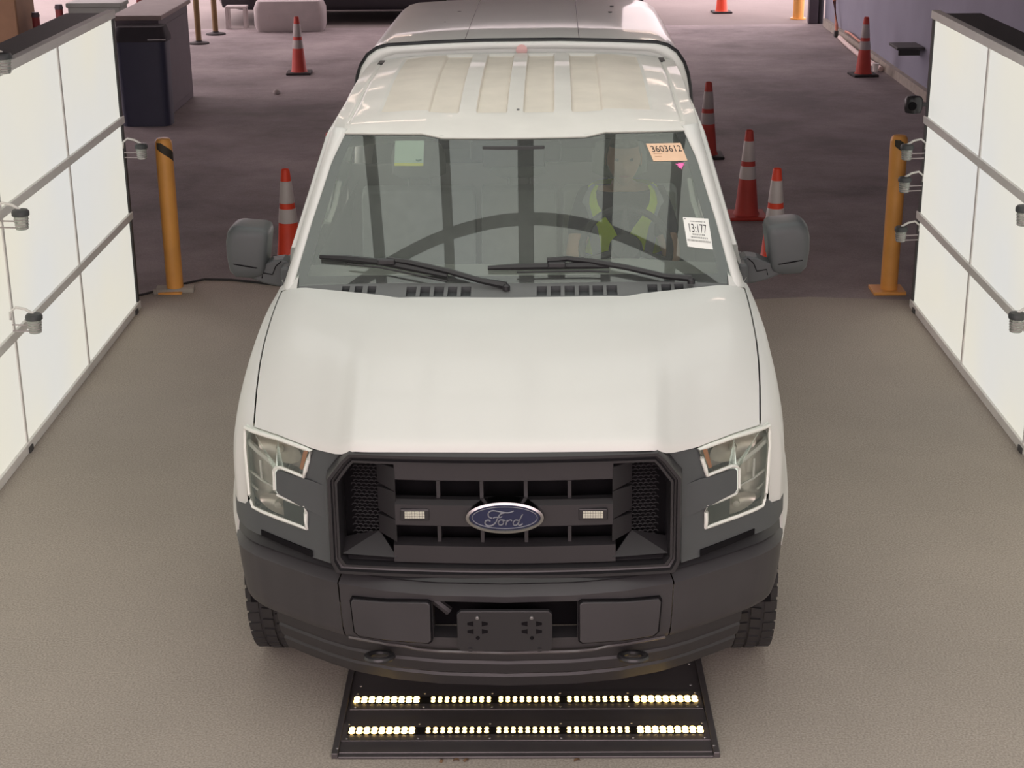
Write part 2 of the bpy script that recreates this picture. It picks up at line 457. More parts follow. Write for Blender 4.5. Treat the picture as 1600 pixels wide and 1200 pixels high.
# folded-down edges so that the panel has thickness
hood.grid([[hood_pt(u, 0), (hood_pt(u, 0)[0], hood_pt(u, 0)[1]+.05, hood_pt(u, 0)[2]-.012)] for u in us])
hood.grid([[hood_pt(u, 1), (hood_pt(u, 1)[0], hood_pt(u, 1)[1]-.004, hood_pt(u, 1)[2]-.025)] for u in us])
hood.build('hood', M['paint'], TR, smooth=60)

# --- fenders
def fender(s):
    ys = frange(.395, .56, 12)+frange(.58, 1.47, 40)
    rows = []
    for y in ys:
        v = max(0, min(1, (y-.40)/(1.385-.40)))
        hx, hy, hz = hood_pt(1, v)
        if y > 1.385: hx = .92-.03*(y-1.385); hz += .10*(y-1.385)
        hx += .005
        xm = interp(y, [.38, .42, .468, .54, .66, .8, 1.1, 1.3, 1.5], [.905, .928, .965, .985, .998, 1.004, 1.006, .998, .985])
        fl = .022*sstep(y, .5, .62)*(1-sstep(y, 1.2, 1.45))
        zb_ = .80 if y < .53 else .45
        arc = .475**2-(y-.96)**2
        if arc > 0 and y >= .53: zb_ = max(zb_, .39+math.sqrt(arc))
        row = [(hx*s, y, hz-.012), (hx*s+.001*s, y, hz-.002)]
        zs = .90
        for k in range(1, 9):
            t = k/8*PI/2
            row.append(((hx+(xm-hx)*math.sin(t)**.8)*s, y, hz-.004-(hz-zs)*(1-math.cos(t)**.9) if k < 8 else zs))
        lo = min(zs-.01, zb_) if zb_ < zs else zs-.005
        for k in range(1, 6):
            tt = k/5
            row.append(((xm+fl*tt**1.4)*s, y, lerp(zs, lo, tt)))
        row.append(((xm+fl-.05)*s, y, lo+.004))
        rows.append(row)
    return MB().grid(rows).build('fender', M['paint'], TR, smooth=50)
for s in (-1, 1):
    fender(s)
    # scuttle corner: carries the fender top up to the foot of the pillar
    g = MB(); rows = []
    for q in frange(0, 1, 8):
        x0 = lerp(.858, .926, q)
        h = hood_rear(min(x0, .93)); y1 = WS(x0, 1.36)+.06+.10*q; z1 = 1.384-.05*q*q
        if x0 > .93: h = (h[0], h[1]-.01)
        rows.append([(x0*s, lerp(h[0]+.004, y1, t), lerp(h[1]-.004, z1, t**.8)) for t in frange(0, 1, 6)])
    x0 = .926; rows.append([((x0+.035)*s, lerp(1.389, 1.56, t), 1.22+.0*t) for t in frange(0, 1, 6)])
    g.grid(rows).build('scuttle_corner', M['paint'], TR, smooth=60)
for s in (-1, 1):     # dark wheel-house liner
    L = []
    for k in range(25):
        a = PI*k/24
        y = .96-.47*math.cos(a); z = .39+.47*math.sin(a)
        L.append([(.95*s, y, z), (.60*s, y, z)])
    MB().grid(L).build('wheel_liner', M['void'], TR)

# --- front bumper
def curve_pts(x0, x1, n):
    """points along the plan curve of the nose with inward normals"""
    pts = []
    for i in range(n+1):
        t = i/n; x = lerp(x0, x1, t)
        pts.append((x, yb(x)))
    if abs(x1) > .97:
        pass
    return pts
def plan(t):
    # t -1..1 : position along the nose curve, denser around the corners
    a = abs(t)
    tt = [0, .2, .35, .5, .62, .74, .83, .88, .92, .95, .975, 1]
    xx = [0, .235, .406, .575, .67, .785, .88, .92, .945, .965, .985, .998]
    x = interp(a, tt, xx)
    y = interp(a, tt, [0, .012, .045, .107, .162, .243, .315, .357, .39, .428, .50, .62])
    d = .01
    def p(q): return interp(q, tt, xx), interp(q, tt, [0, .012, .045, .107, .162, .243, .315, .357, .39, .428, .50, .62])
    x0, y0 = p(max(0, a-.03)); x1, y1 = p(min(1, a+.03))
    tx, ty = x1-x0, y1-y0
    if a < .03: tx, ty = 1, 0
    L = math.hypot(tx, ty); nx, ny = -ty/L, tx/L     # inward
    s = 1 if t >= 0 else -1
    return x*s, y, nx*s, ny
def sweep(prof, ts, off=0, skip=None):
    rows = []
    for t in ts:
        x, y, nx, ny = plan(t)
        rows.append([(x+nx*(d+off), y+ny*(d+off), z) for d, z in prof])
    return MB().grid(rows, skip=skip)
BP = [(.16, .690), (.05, .691), (.034, .691), (.031, .690), (.003, .664), (0, .660), (.004, .637), (.006, .60), (.010, .55), (.016, .495), (.022, .465), (.030, .447), (.045, .437), (.10, .43)]
t_of_x = lambda x: interp(abs(x), [0, .235, .406, .575, .67, .785, .88, .92, .945, .965, .985, .998], [0, .2, .35, .5, .62, .74, .83, .88, .92, .95, .975, 1])*(1 if x >= 0 else -1)
to = t_of_x(.243); te = t_of_x(.565)
tc_ = sorted(set(frange(-te, te, 40)+[-to, to]))
def skip_c(i, j):
    return tc_[i] >= -to-1e-6 and tc_[i+1] <= to+1e-6 and 6 <= j < 9
fb = sweep(BP, tc_, skip=skip_c)
# inner sides of the centre opening
rows = []
for t in [q for q in tc_ if -to-1e-6 <= q <= to+1e-6]:
    x, y, nx, ny = plan(t); rows.append((x, y))
fb.grid([[(x, y+.004, .637), (x, y+.10, .637)] for x, y in rows])
fb.grid([[(x, y+.016, .495), (x, y+.10, .495)] for x, y in rows])
for sx in (0, -1):
    x, y = rows[sx]; fb.add([(x, y+.004, .637), (x, y+.10, .637), (x, y+.10, .495), (x, y+.016, .495)], [(0, 1, 2, 3)])
bumper = fb.build('front_bumper', M['bumper'], TR, smooth=35)
MB().grid([[(x*1.0, .13, .64), (x*1.0, .13, .49)] for x in (-.3, 0, .3)]).build('opening_back', M['void'], bumper)
MB().tube([(-.25, .06, .63), (-.19, .065, .575)], .016, 8).build('brace', M['bumper'], bumper)
lpb = []
for q in frange(-1, 1, 60):
    x, y, nx, ny = plan(q*te*.98)
    lpb.append((x+nx*.032, y+ny*.032, .434+.008*sstep(abs(x), .30, .36)))
MB().tube(lpb, .006, 6).build('lower_edge_gloss', M['gloss_grey'], bumper)  # thin grey tube imitating the gloss on the bumper's lower edge
for s in (-1, 1):
    ts = [s*q for q in frange(te+.004, 1, 40)]
    sweep(BP, ts).build('bumper_end_cap', M['bumper'], bumper, smooth=35)
    # blank fog lamp cover
    x0, x1 = .249, .523
    def fogy(x, z): return yb(x)-.004+.035*(.637-z)*.35
    pl = [(x0, .494), (x0+.012, .484), (x1-.025, .478), (x1-.008, .49), (x1, .60), (x1-.008, .615), (x0+.01, .637), (x0, .63)]
    mx, mz = sum(q[0] for q in pl)/8, sum(q[1] for q in pl)/8
    patch([((mx+(x-mx)*1.035)*s, mz+(z-mz)*1.075) for x, z in pl], lambda x, z: fogy(x, z)-.0015, 'cover_gap_shade', M['void'], bumper, thick=.02, step=.03)  # dark sheet standing in for the shaded gap round the cover
    o = patch([(x*s, z) for x, z in pl], lambda x, z: fogy(x, z)-.010, 'fog_lamp_cover', M['bumper'], bumper, thick=.03, step=.03)
    b = o.modifiers.new('bevel', 'BEVEL'); b.width = .007; b.segments = 2; b.limit_method = 'ANGLE'; b.angle_limit = .7
# step shelf behind bumper top and black gap under the grille
MB().grid([[(x, yb(x)+.06, .72), (x, yb(x)+.03, .695), (x, yb(x)+.2, .66)] for x in frange(-.97, .97, 60)]).build('bumper_gap', M['satin_black'], TR)
# --- air dam below bumper
AD = [(.05, .445), (.055, .40), (.062, .385), (.058, .375), (.07, .335), (.082, .325), (.078, .315), (.095, .272), (.13, .268)]
ta = t_of_x(.86)
sweep(AD, frange(-ta, ta, 60)).build('air_dam', M['black_plastic'], TR, smooth=30)
# --- plate bracket
pb = MB()
r = .012
out = [(-.158+r, .473), (.158-r, .473), (.158, .473+r), (.158, .623-r), (.158-r, .623), (-.158+r, .623), (-.158, .623-r), (-.158, .473+r)]
pb.prism(out, lambda a, b, t: (a, -.03+t+.02*(.55-b), b), .02)
plate = pb.build('plate_bracket', M['satin_black'], TR, smooth=0, bevel=.002)
def py(b): return -.03+.02*(.55-b)
for cx in (-.09, .09):
    MB().lathe([(0.001, -.006), (.006, -.005), (.008, 0), (.008, .004)], (cx, py(.60)-.001, .60), 12, 'y').build('screw', M['steel'], plate)
    sl = MB()
    for sx in (-1, 1):
        for zz in (.577, .548):
            pts = [(cx+sx*.014, zz+.009), (cx+sx*.014, zz-.009), (cx+sx*.034, zz-.004), (cx+sx*.034, zz+.004)]
            sl.prism(pts, lambda a, b, t: (a, py(b)-.0015+t, b), .004)
    sl.lathe([(.007, 0), (.007, .004)], (cx, py(.524)-.0015, .524), 10, 'y')
    sl.build('slot_pad', M['void'], plate, smooth=0)  # raised black pads imitating the dark of cut-outs
    MB().box(cx*1.28-.006, cx*1.28+.006, py(.48)-.006, py(.48), .474, .486).build('clip', M['satin_black'], plate, smooth=0)
MB().box(-.13, .13, -.012, .09, .50, .56).build('bracket_arm', M['void'], plate, smooth=0)
# --- tow hooks
for s in (-1, 1):
    pts = [(s*.43+.044*math.cos(a), .045+.05*math.sin(a), .412-.012*math.sin(a)) for a in [2*PI*k/20 for k in range(20)]]
    MB().tube(pts, .011, 8, closed=True).build('tow_hook', M['satin_black'], TR)

# --- grille
GO = [(.505, 1.147), (.537, 1.118), (.588, 1.050), (.590, .74), (.57, .700)]
def ring(ins, dy):
    P = [(.505-.3*ins, 1.147-ins), (.537-.75*ins, 1.118-.7*ins), (.588-ins, 1.050-.45*ins), (.589-ins, .74+.6*ins), (.572-ins, .700+ins)]
    return [(x, G(x)+dy, z) for x, z in P]+[(-x, G(x)+dy, z) for x, z in reversed(P)]
def sub_ring(L, n=6):
    R = []
    for i, p in enumerate(L):
        q = L[(i+1) % len(L)]
        k = 14 if abs(p[0]-q[0]) > .5 else 1
        for j in range(k):
            t = j/k; x = lerp(p[0], q[0], t)
            dy = lerp(p[1]-G(p[0]), q[1]-G(q[0]), t)
            R.append((x, G(x)+dy, lerp(p[2], q[2], t)))
    return R
gr = MB()
gr.grid([sub_ring(ring(i, d)) for i, d in ((0, .10), (0, -.005), (.006, -.024), (.016, -.024), (.02, -.010), (.026, -.008), (.030, -.018), (.038, -.018), (.043, .0), (.046, .10))], close_v=True)
grille = gr.build('grille', M['satin_black'], TR, smooth=35)
MB().grid([[(x, G(x)+.11, 1.13), (x, G(x)+.11, .70)] for x in frange(-.57, .57, 20)]).build('radiator_backing', M['void'], grille)
def bar(x0, x1, z0, z1, dy, depth, name, m, slope=.0, par=None, n=16, bev=.004):
    L = []
    for x in frange(x0, x1, n):
        y = G(x)+dy
        L.append([(x, y+slope, z1), (x, y, lerp(z0, z1, .86)), (x, y, z0+.004), (x, y+.006, z0), (x, y+depth, z0), (x, y+depth, z1)])
    return MB().loft(L).build(name, m, par or grille, smooth=30)
bar(-.36, .36, 1.044, 1.119, .0, .05, 'grille_bar', M['black_plastic'], .02)
bar(-.36, .36, .886, .976, -.012, .05, 'grille_bar', M['black_plastic'], .02)
bar(-.37, .37, .745, .821, .0, .05, 'grille_bar', M['black_plastic'], .03)
bar(-.545, .545, .700, .752, .02, .06, 'lower_grille_bar', M['satin_black'], .01)
for z0, z1 in ((.976, 1.044), (.821, .886)):
    for x in (-.217, -.073, .073, .217):
        MB().box(x-.006, x+.006, G(x)+.02, G(x)+.07, z0-.005, z1+.005).build('grille_divider', M['black_plastic'], grille, smooth=0)
for s in (-1, 1):
    # slanted side plates (three pieces with seams)
    for z0, z1 in ((.828, .905), (.909, 1.006), (1.010, 1.092)):
        g = MB()
        for dz0, dz1 in ((z0, z1),):
            g.loft([[(s*.358, G(.36)-.004, dz0-.006), (s*.358, G(.36)-.004, dz1-.002), (s*.358, G(.36)+.02, dz1-.002), (s*.358, G(.36)+.02, dz0-.006)],
                    [(s*.425, G(.42)+.066, dz0), (s*.425, G(.42)+.066, dz1-.012), (s*.425, G(.42)+.09, dz1-.012), (s*.425, G(.42)+.09, dz0)]])
        g.build('grille_side_plate', M['black_plastic'], grille, smooth=0, bevel=.002)
    # lower and upper shelves of the nostril
    MB().loft([[(s*.545, G(.54)-.004, .772), (s*.545, G(.5)+.08, .80), (s*.545, G(.5)+.09, .76)], [(s*.36, G(.36)-.004, .766), (s*.425, G(.42)+.075, .828), (s*.36, G(.36)+.05, .75)]]).build('grille_shelf', M['black_plastic'], grille, smooth=0)
    MB().loft([[(s*.50, G(.5)+.0, 1.112), (s*.505, G(.5)+.08, 1.062), (s*.5, G(.5)+.09, 1.11)], [(s*.358, G(.36)+.0, 1.112), (s*.425, G(.42)+.075, 1.075), (s*.358, G(.36)+.05, 1.112)]]).build('grille_shelf', M['satin_black'], grille, smooth=0)
    # honeycomb mesh: one part, rows of flattened hexagons
    hm = MB()
    cw, ch = .0175, .0125
    row = 0; z = .792
    while z < 1.072:
        x = .420+(cw/2 if row % 2 else 0)
        while x < .512:
            y0 = G(x)+.078
            zz = z
            pts = [(s*(x-cw/2), y0, zz), (s*(x-cw/4), y0, zz+ch*.42), (s*(x+cw/4), y0, zz+ch*.42), (s*(x+cw/2), y0, zz)]
            for p, q in zip(pts, pts[1:]):
                hm.tube([p, q], .0021, 4)
            x += cw
        z += ch; row += 1
    hm.build('honeycomb_mesh', M['black_plastic'], grille, smooth=0, kind='stuff')
    # small marker lamps in the middle bar
    cx = s*.294
    yy = G(.294)-.014
    mk = MB().box(cx-.048, cx+.048, yy-.006, yy+.01, .909, .951).build('marker_lamp', M['satin_black'], grille, smooth=0, bevel=.004)
    dots = MB()
    for a in range(8):
        for b_ in range(3):
            x0 = cx-.033+a*.0083; z0 = .9195+b_*.0085
            dots.box(x0, x0+.0072, yy-.0085, yy-.004, z0, z0+.0072)
    o = dots.build('lamp_lens', M['lens_dots'], None, smooth=0); o.parent = mk; o['label'] = 'grid of pale square lamp cells'
# fix depth: lamp_lens would be a fourth level, so the marker lamps hang on the truck itself
for o in list(grille.children):
    if o.name.startswith('marker_lamp'): o.parent = TR

# --- emblem
ec = (.004, .931)
ey = G(0)-.036
def el(a, rx, rz, dy): return (ec[0]+rx*math.cos(a), ey+dy-.12*(rz*math.sin(a))*0, ec[1]+rz*math.sin(a))
em = MB()
N = 48
em.grid([[el(2*PI*k/N, rx, rz, dy) for k in range(N)] for rx, rz, dy in ((.130, .057, .05), (.130, .057, .008), (.128, .0555, .0), (.118, .047, -.002), (.114, .0435, .004))], close_v=True)
emblem = em.build('emblem', M['chrome'], TR, smooth=60)
em2 = MB(); em2.loft([[el(2*PI*k/N, .115, .0445, .006) for k in range(N)], [el(2*PI*k/N, .115, .0445, .003) for k in range(N)]])
em2.build('emblem_face', M['emblem_blue'], emblem, smooth=30, label='dark blue oval emblem face')
em3 = MB(); em3.tube([el(2*PI*k/N, .107, .0385, .002) for k in range(N)], .0013, 6, closed=True)
em3.build('emblem_ring', M['letter_silver'], emblem)
kx, kz = .000398, .000455
def cpt(p): return (ec[0]+(p[0]-738)*kx, ey+.001, ec[1]-(p[1]-688)*kz)
def smooth_line(P, n=6):
    R = []
    for i in range(len(P)-1):
        p0 = P[max(0, i-1)]; p1 = P[i]; p2 = P[i+1]; p3 = P[min(len(P)-1, i+2)]
        for j in range(n):
            t = j/n
            R.append(tuple(.5*((2*p1[k])+(-p0[k]+p2[k])*t+(2*p0[k]-5*p1[k]+4*p2[k]-p3[k])*t*t+(-p0[k]+3*p1[k]-3*p2[k]+p3[k])*t**3) for k in (0, 1)))
    R.append(P[-1]); return R
letters = MB()
for P, w in [([(632, 690), (606, 678), (604, 650), (632, 632), (680, 636), (735, 646), (780, 646), (812, 634)], .0036),
             ([(742, 646), (705, 658), (680, 690), (664, 722), (636, 745), (600, 750), (576, 735), (580, 712), (604, 706), (618, 716)], .0040),
             ([(640, 690), (664, 682), (700, 684), (716, 676)], .0030),
             ([(722, 704), (698, 706), (684, 724), (692, 742), (714, 742), (728, 726), (724, 706), (745, 712)], .0033),
             ([(760, 704), (752, 724), (746, 744)], .0035), ([(750, 728), (766, 710), (788, 704), (796, 712)], .0030),
             ([(850, 708), (826, 706), (808, 724), (812, 744), (834, 744), (850, 726)], .0033),
             ([(886, 660), (868, 690), (852, 722), (850, 742), (866, 746), (884, 734)], .0036)]:
    letters.tube([cpt(p) for p in smooth_line(P)], w*.62, 6)
letters.build('lettering', M['letter_silver'], emblem, label='silver script lettering')

# --- headlights and grey surround panels
HL = [(.905, 1.112), (.872, 1.110), (.775, 1.111), (.705, 1.106), (.648, 1.101), (.661, 1.067), (.680, 1.003), (.766, 1.011), (.786, 1.006), (.795, .992), (.796, .923), (.785, .909), (.733, .902), (.679, .899), (.679, .820), (.765, .824), (.846, .827), (.888, .832), (.901, .871), (.905, .957), (.909, 1.041)]
def headlight(s):
    P = [(x*s, z) for x, z in HL]
    hs = patch(P, lambda x, z: F(x, z)+.055, 'headlight', M['silver'], TR, thick=.02, step=.02, smooth=25)
    # side walls + bright rim
    n = len(P)
    fine = []
    for i in range(n):
        a, b = P[i], P[(i+1) % n]; k = max(1, int(math.hypot(a[0]-b[0], a[1]-b[1])/.02))
        for j in range(k): fine.append((lerp(a[0], b[0], j/k), lerp(a[1], b[1], j/k)))
    wl = MB().grid([[(x, F(x, z)+.06, z) for x, z in fine], [(x, F(x, z)-.001, z) for x, z in fine]], close_v=True)
    wl.build('lamp_wall', M['bezel'], hs, smooth=40)
    MB().tube([(x, F(x, z)-.001, z) for x, z in fine], .0075, 6, closed=True).build('bezel', M['bezel'], hs, smooth=60)
    patch(P, lambda x, z: F(x, z)-.004, 'lens', M['lens'], hs, thick=0, step=.02, smooth=0)
    # reflectors: inner bowl, cross bars, fins
    def strip(pts, r, name, m):
        MB().tube([(x*s, F(x, z)+d, z) for x, z, d in pts], r, 6).build(name, m, hs)
    strip([(.90, 1.052, .03), (.86, 1.035, .02), (.80, 1.012, .012), (.782, 1.008, .012)], .011, 'divider_bar', M['bezel'])
    strip([(.90, .945, .03), (.85, .930, .025), (.797, .922, .02)], .005, 'divider_bar', M['bezel'])
    strip([(.855, 1.0, .03), (.853, .93, .03)], .005, 'divider_bar', M['bezel'])
    strip([(.905, .90, .03), (.87, .885, .03)], .004, 'divider_bar', M['bezel'])
    for (cx, cz, rx, rz) in ((.775, 1.062, .085, .045), (.79, .862, .075, .036)):
        g = MB(); L = []
        for k in range(9):
            q = k/8
            L.append([((cx+rx*q*math.cos(a))*s, F(cx, cz)+.052-.028*q*q-(F(cx, cz)-F(cx+rx*q*math.cos(a), cz))*1, cz+rz*q*math.sin(a)) for a in [2*PI*j/20 for j in range(20)]])
        g.grid(L, close_v=True).build('reflector_bowl', M['silver'], hs)
        MB().lathe([(.001, -.018), (.012, -.014), (.014, 0), (.014, .02)], (cx*s, F(cx, cz)+.03, cz), 12, 'y').build('bulb', M['lens_dots'], hs)
    am = patch([(x*s, z) for x, z in [(.662, 1.094), (.678, 1.094), (.700, 1.018), (.688, 1.016)]], lambda x, z: F(x, z)+.02, 'side_marker', M['amber'], hs, thick=.01)
    patch([(x*s, z) for x, z in [(.688, .89), (.695, .89), (.697, .834), (.688, .834)]], lambda x, z: F(x, z)+.02, 'side_marker', M['amber'], hs, thick=.01)
    # grey surround: wraps from the grille round below the lamp
    SUR = [(.540, 1.119), (.600, 1.110), (.642, 1.103)]+HL[5:18]
    SUR = SUR+[(.903, .85), (.93, .815), (.985, .80), (.985, .74), (.93, .735), (.80, .735), (.70, .722), (.594, .715), (.593, 1.045)]
    sp = patch([(x*s, z) for x, z in SUR], lambda x, z: F(x, z)+.004, 'headlight_surround', M['grey_plastic'], TR, thick=.05, step=.02, smooth=30)
    blk = [(.700, .998), (.765, 1.002), (.782, .998), (.787, .99), (.788, .926), (.779, .916), (.73, .906), (.66, .888), (.597, .868), (.597, .985), (.66, .998)]
    patch([(x*s, z) for x, z in blk], lambda x, z: F(x, z)+interp(abs(x), [.597, .70], [.006, -.012]), 'notch_block', M['grey_plastic'], sp, thick=.03, step=.02, smooth=30)
    # black patch standing in for the shadow between surround and bumper
    patch([(x*s, z) for x, z in [(.66, .745), (.86, .757), (.86, .738), (.66, .722)]], lambda x, z: F(x, z)-.002, 'gap_shade', M['void'], sp, thick=.02)
for s in (-1, 1): headlight(s)

# --- cowl with vent slots
def cowl_pt(x, v):
    zt = 1.358-.022*(abs(x)/.85)**3; y0 = hood_rear(x)[0]-.015; y1 = WS(x, zt)+.004
    return (x, lerp(y0, y1, v), lerp(1.318, zt, v)-.03*max(0, abs(x)-.75)*(1-v))
slots = []
def px2x(u): return (u-791.5)/384.0*1.0
for a, b in [(541, 553), (561, 573), (581, 594), (641, 656), (662, 677), (683, 698), (704, 718), (724, 739), (838, 853), (859, 874), (880, 895), (901, 917), (922, 938), (943, 959), (1005, 1020), (1026, 1041), (1046, 1060)]:
    slots.append((px2x(a)-.022, px2x(b)-.022))
xs = sorted(set(frange(-.86, .86, 30)+[q for p in slots for q in p]))
vv = [0, .32, .80, 1]
cw_ = MB().grid([[cowl_pt(x, v) for v in vv] for x in xs], skip=lambda i, j: j == 1 and any(a-1e-6 <= xs[i] and xs[i+1] <= b+1e-6 for a, b in slots))
cowl = cw_.build('cowl', mat('cowl_plastic', (100, 102, 101), .6, var=.06), TR, smooth=30)
for a, b in slots:
    P = [cowl_pt(a, .32), cowl_pt(b, .32), cowl_pt(b, .80), cowl_pt(a, .80)]
    Q = [(x, y, z-.025) for x, y, z in P]
    MB().add(P+Q, [(4, 5, 6, 7), (0, 1, 5, 4), (1, 2, 6, 5), (2, 3, 7, 6), (3, 0, 4, 7)]).build('vent_slot', M['grey_plastic'], cowl, smooth=0)

# --- windshield
XIN = ([1.33, 1.367, 1.43, 1.53, 1.634, 1.735, 1.84], [.880, .868, .852, .826, .794, .764, .712])
def xin(z): return interp(z, *XIN)
def ztop(x): x = abs(x); return interp(x, [0, .30, .385, .72], [1.828, 1.829, 1.843, 1.840])
def ws_pt(u, v, off=0):
    x0 = u*.85
    z = lerp(1.352-.020*abs(u)**3, ztop(u*.72), v)
    x = u*xin(z)
    return (x, WS(x, z)+off, z)
wsh = MB().grid([[ws_pt(u, v) for v in frange(0, 1, 16)] for u in frange(-1, 1, 40)]).build('windshield', M['glass'], TR, smooth=60)
fr = MB()
ub = frange(-1, 1, 60)
fr.grid([[ws_pt(u, v, .006) for v in (.965, 1)] for u in ub])
fr.grid([[ws_pt(u, v, .006) for v in (0, .055)] for u in ub])
for s in (-1, 1):
    fr.grid([[ws_pt(s*u, v, .006) for v in frange(0, 1, 16)] for u in (.945, .97, 1)])
fr.build('black_border', M['black_plastic'], wsh, smooth=0)
# stickers on the glass
def ws_frame(x, z, off=-.002):
    """local frame on the glass: origin, right, up"""
    p = Vector((x, WS(x, z)+off, z))
    r = Vector((1, .24*x, 0)).normalized(); u = Vector((0, 1.25, 1)).normalized()
    return p, r, u
def sticker(corners, name, m, label, off=-.003):
    """corners (x,z): TL,TR,BR,BL"""
    n = 6; g = MB(); rows = []
    for i in range(n+1):
        row = []
        for j in range(2):
            a = [lerp(corners[0][k], corners[1][k], i/n) for k in (0, 1)]; b = [lerp(corners[3][k], corners[2][k], i/n) for k in (0, 1)]
            x, z = [lerp(a[k], b[k], j) for k in (0, 1)]
            row.append((x, WS(x, z)+off, z))
        rows.append(row)
    o = g.grid(rows).build(name, m, TR, smooth=0, label=label)
    sd = o.modifiers.new('solid', 'SOLIDIFY'); sd.thickness = .001
    def place(u, v, d):    # u,v 0..1 from bottom left
        a = [lerp(corners[3][k], corners[2][k], u) for k in (0, 1)]; b = [lerp(corners[0][k], corners[1][k], u) for k in (0, 1)]
        x, z = [lerp(a[k], b[k], v) for k in (0, 1)]
        return (x, WS(x, z)+off-.0012-d, z)
    return o, place
st, pl = sticker([(.553, 1.793), (.699, 1.791), (.724, 1.731), (.582, 1.733)], 'sticker', M['paper_tan'], 'tan paper sticker with a long number')
text_mb('3603612', .40, lambda u, v, d: pl(.52+u*.64, .68+v*1.25, d)).build('lettering', M['ink'], st, smooth=0)
ln = MB()
for u0, u1, v in [(.10, .34, .42), (.10, .30, .26)]:
    ln.add([pl(u0, v, 0), pl(u1, v, 0), pl(u1, v+.03, 0), pl(u0, v+.03, 0)], [(0, 1, 2, 3)])
ln.build('print_line', mat('faded_ink', (190, 150, 120), .8), st, smooth=0)
st, pl = sticker([(.691, 1.547), (.795, 1.538), (.806, 1.440), (.704, 1.454)], 'sticker', M['paper_white'], 'white paper sticker with a big number')
text_mb('13:177', .36, lambda u, v, d: pl(.50+u*.76, .64+v*1.15, d)).build('lettering', M['ink'], st, smooth=0)
ln = MB()
grey_ink = mat('grey_ink', (150, 150, 146), .8)
random.seed(3)
for v, u0, u1, h in [(.86, .26, .82, .04), (.42, .28, .74, .05), (.32, .20, .84, .05)]:
    u = u0
    while u < u1:
        w = random.uniform(.02, .05)
        ln.add([pl(u, v, 0), pl(u+w, v, 0), pl(u+w, v+h, 0), pl(u, v+h, 0)], [(0, 1, 2, 3)]); u += w+random.uniform(.01, .03)
u = .04
while u < .95:
    w = random.uniform(.008, .02); ln.add([pl(u, .20, 0), pl(u+w, .20, 0), pl(u+w, .265, 0), pl(u, .265, 0)], [(0, 1, 2, 3)]); u += w+random.uniform(.006, .016)
ln.add([pl(.03, .93, 0), pl(.11, .93, 0), pl(.11, .97, 0), pl(.03, .97, 0)], [(0, 1, 2, 3)])
ln.build('print_line', grey_ink, st, smooth=0)
st, pl = sticker([(-.500, 1.811), (-.376, 1.812), (-.375, 1.727), (-.497, 1.726)], 'sticker', M['paper_green'], 'pale green inspection sticker with yellow foot strip', off=.004)
MB().add([pl(0, 0, 0), pl(1, 0, 0), pl(1, .11, 0), pl(0, .11, 0)], [(0, 1, 2, 3)]).build('foot_strip', M['paper_yellow'], st, smooth=0, label='yellow strip')
MB().add([pl(.74, .20, 0), pl(.82, .16, 0), pl(.95, .22, 0), pl(.92, .28, 0), pl(.80, .24, 0), pl(.73, .28, 0)], [(0, 1, 2, 3, 4, 5)]).build('print_mark', mat('green_ink', (110, 140, 124), .8), st, smooth=0)
# small pink star-burst sticker below the tan one
pts = []
p0, rr, uu = ws_frame(.694, 1.716, -.004)
for k in range(18):
    a = 2*PI*k/18; q = (.020 if k % 2 == 0 else .010)*(1+.25*math.sin(3*a))
    pts.append(p0+rr*q*math.cos(a)+uu*q*math.sin(a)*1.0)
MB().loft([[tuple(p) for p in pts], [tuple(p+Vector((0, -.0012, .001))) for p in pts]]).build('star_sticker', M['pink'], TR, smooth=0, label='small pink star shaped sticker')

# --- wipers
def wsp(x, z, d=-.02): return (x, WS(x, z)+d, z+(-d)*.5)
def wiper(blade, arm, clip):
    a = MB().tube([wsp(x, z, -.028) for x, z in arm], [.012]*(len(arm)-1)+[.015], 6).build('wiper', M['satin_black'], TR)
    MB().tube([wsp(x, z, -.015) for x, z in blade], [.009]+[.014]*(len(blade)-2)+[.009], 6).build('wiper_blade', M['satin_black'], a)
    p = wsp(*clip, -.03)
    MB().box(p[0]-.035, p[0]+.035, p[1]-.016, p[1]+.016, p[2]-.012, p[2]+.012).build('wiper_clip', M['satin_black'], a, smooth=0, bevel=.006)
    MB().tube([wsp(x, z-.018, -.024) for x, z in blade[1:]], .004, 5).build('wiper_spring', M['satin_black'], a)
wiper([(-.775, 1.424), (-.66, 1.422), (-.52, 1.414), (-.40, 1.398), (-.255, 1.376)], [(-.50, 1.420), (-.42, 1.415), (-.25, 1.388), (-.12, 1.36), (-.02, 1.345)], (-.50, 1.414))
wiper([(-.095, 1.401), (.02, 1.404), (.178, 1.405), (.30, 1.404), (.385, 1.400)], [(.14, 1.420), (.22, 1.424), (.32, 1.414), (.456, 1.392), (.60, 1.362), (.708, 1.350)], (.178, 1.406))
for x, z in ((-.02, 1.345), (.708, 1.348)):
    MB().lathe([(.015, 0), (.015, .016), (.008, .024)], wsp(x, z-.012, -.022), 14).build('wiper_pivot', M['satin_black'], TR)

# --- A pillars
def a_pillar(s):
    L = []
    for z in frange(1.300, 1.85, 22):
        xi = xin(min(z, 1.84)); xo = xg(z)
        yi = WS(xi, z)
        w = xo-xi
        L.append([(s*(xi-.004), yi+.012, z-.004), (s*(xi+.002), yi-.008, z), (s*(xi+w*.35), yi-.012, z+.003), (s*(xi+w*.75), yi+.010, z+.003), (s*(xi+w*.98), yi+.05, z), (s*(xi+w), yi+.10, z-.01), (s*(xi+w-.03), yi+.10, z-.01)])
    MB().loft(L).build('a_pillar', M['paint'], TR, smooth=70)
for s in (-1, 1): a_pillar(s)

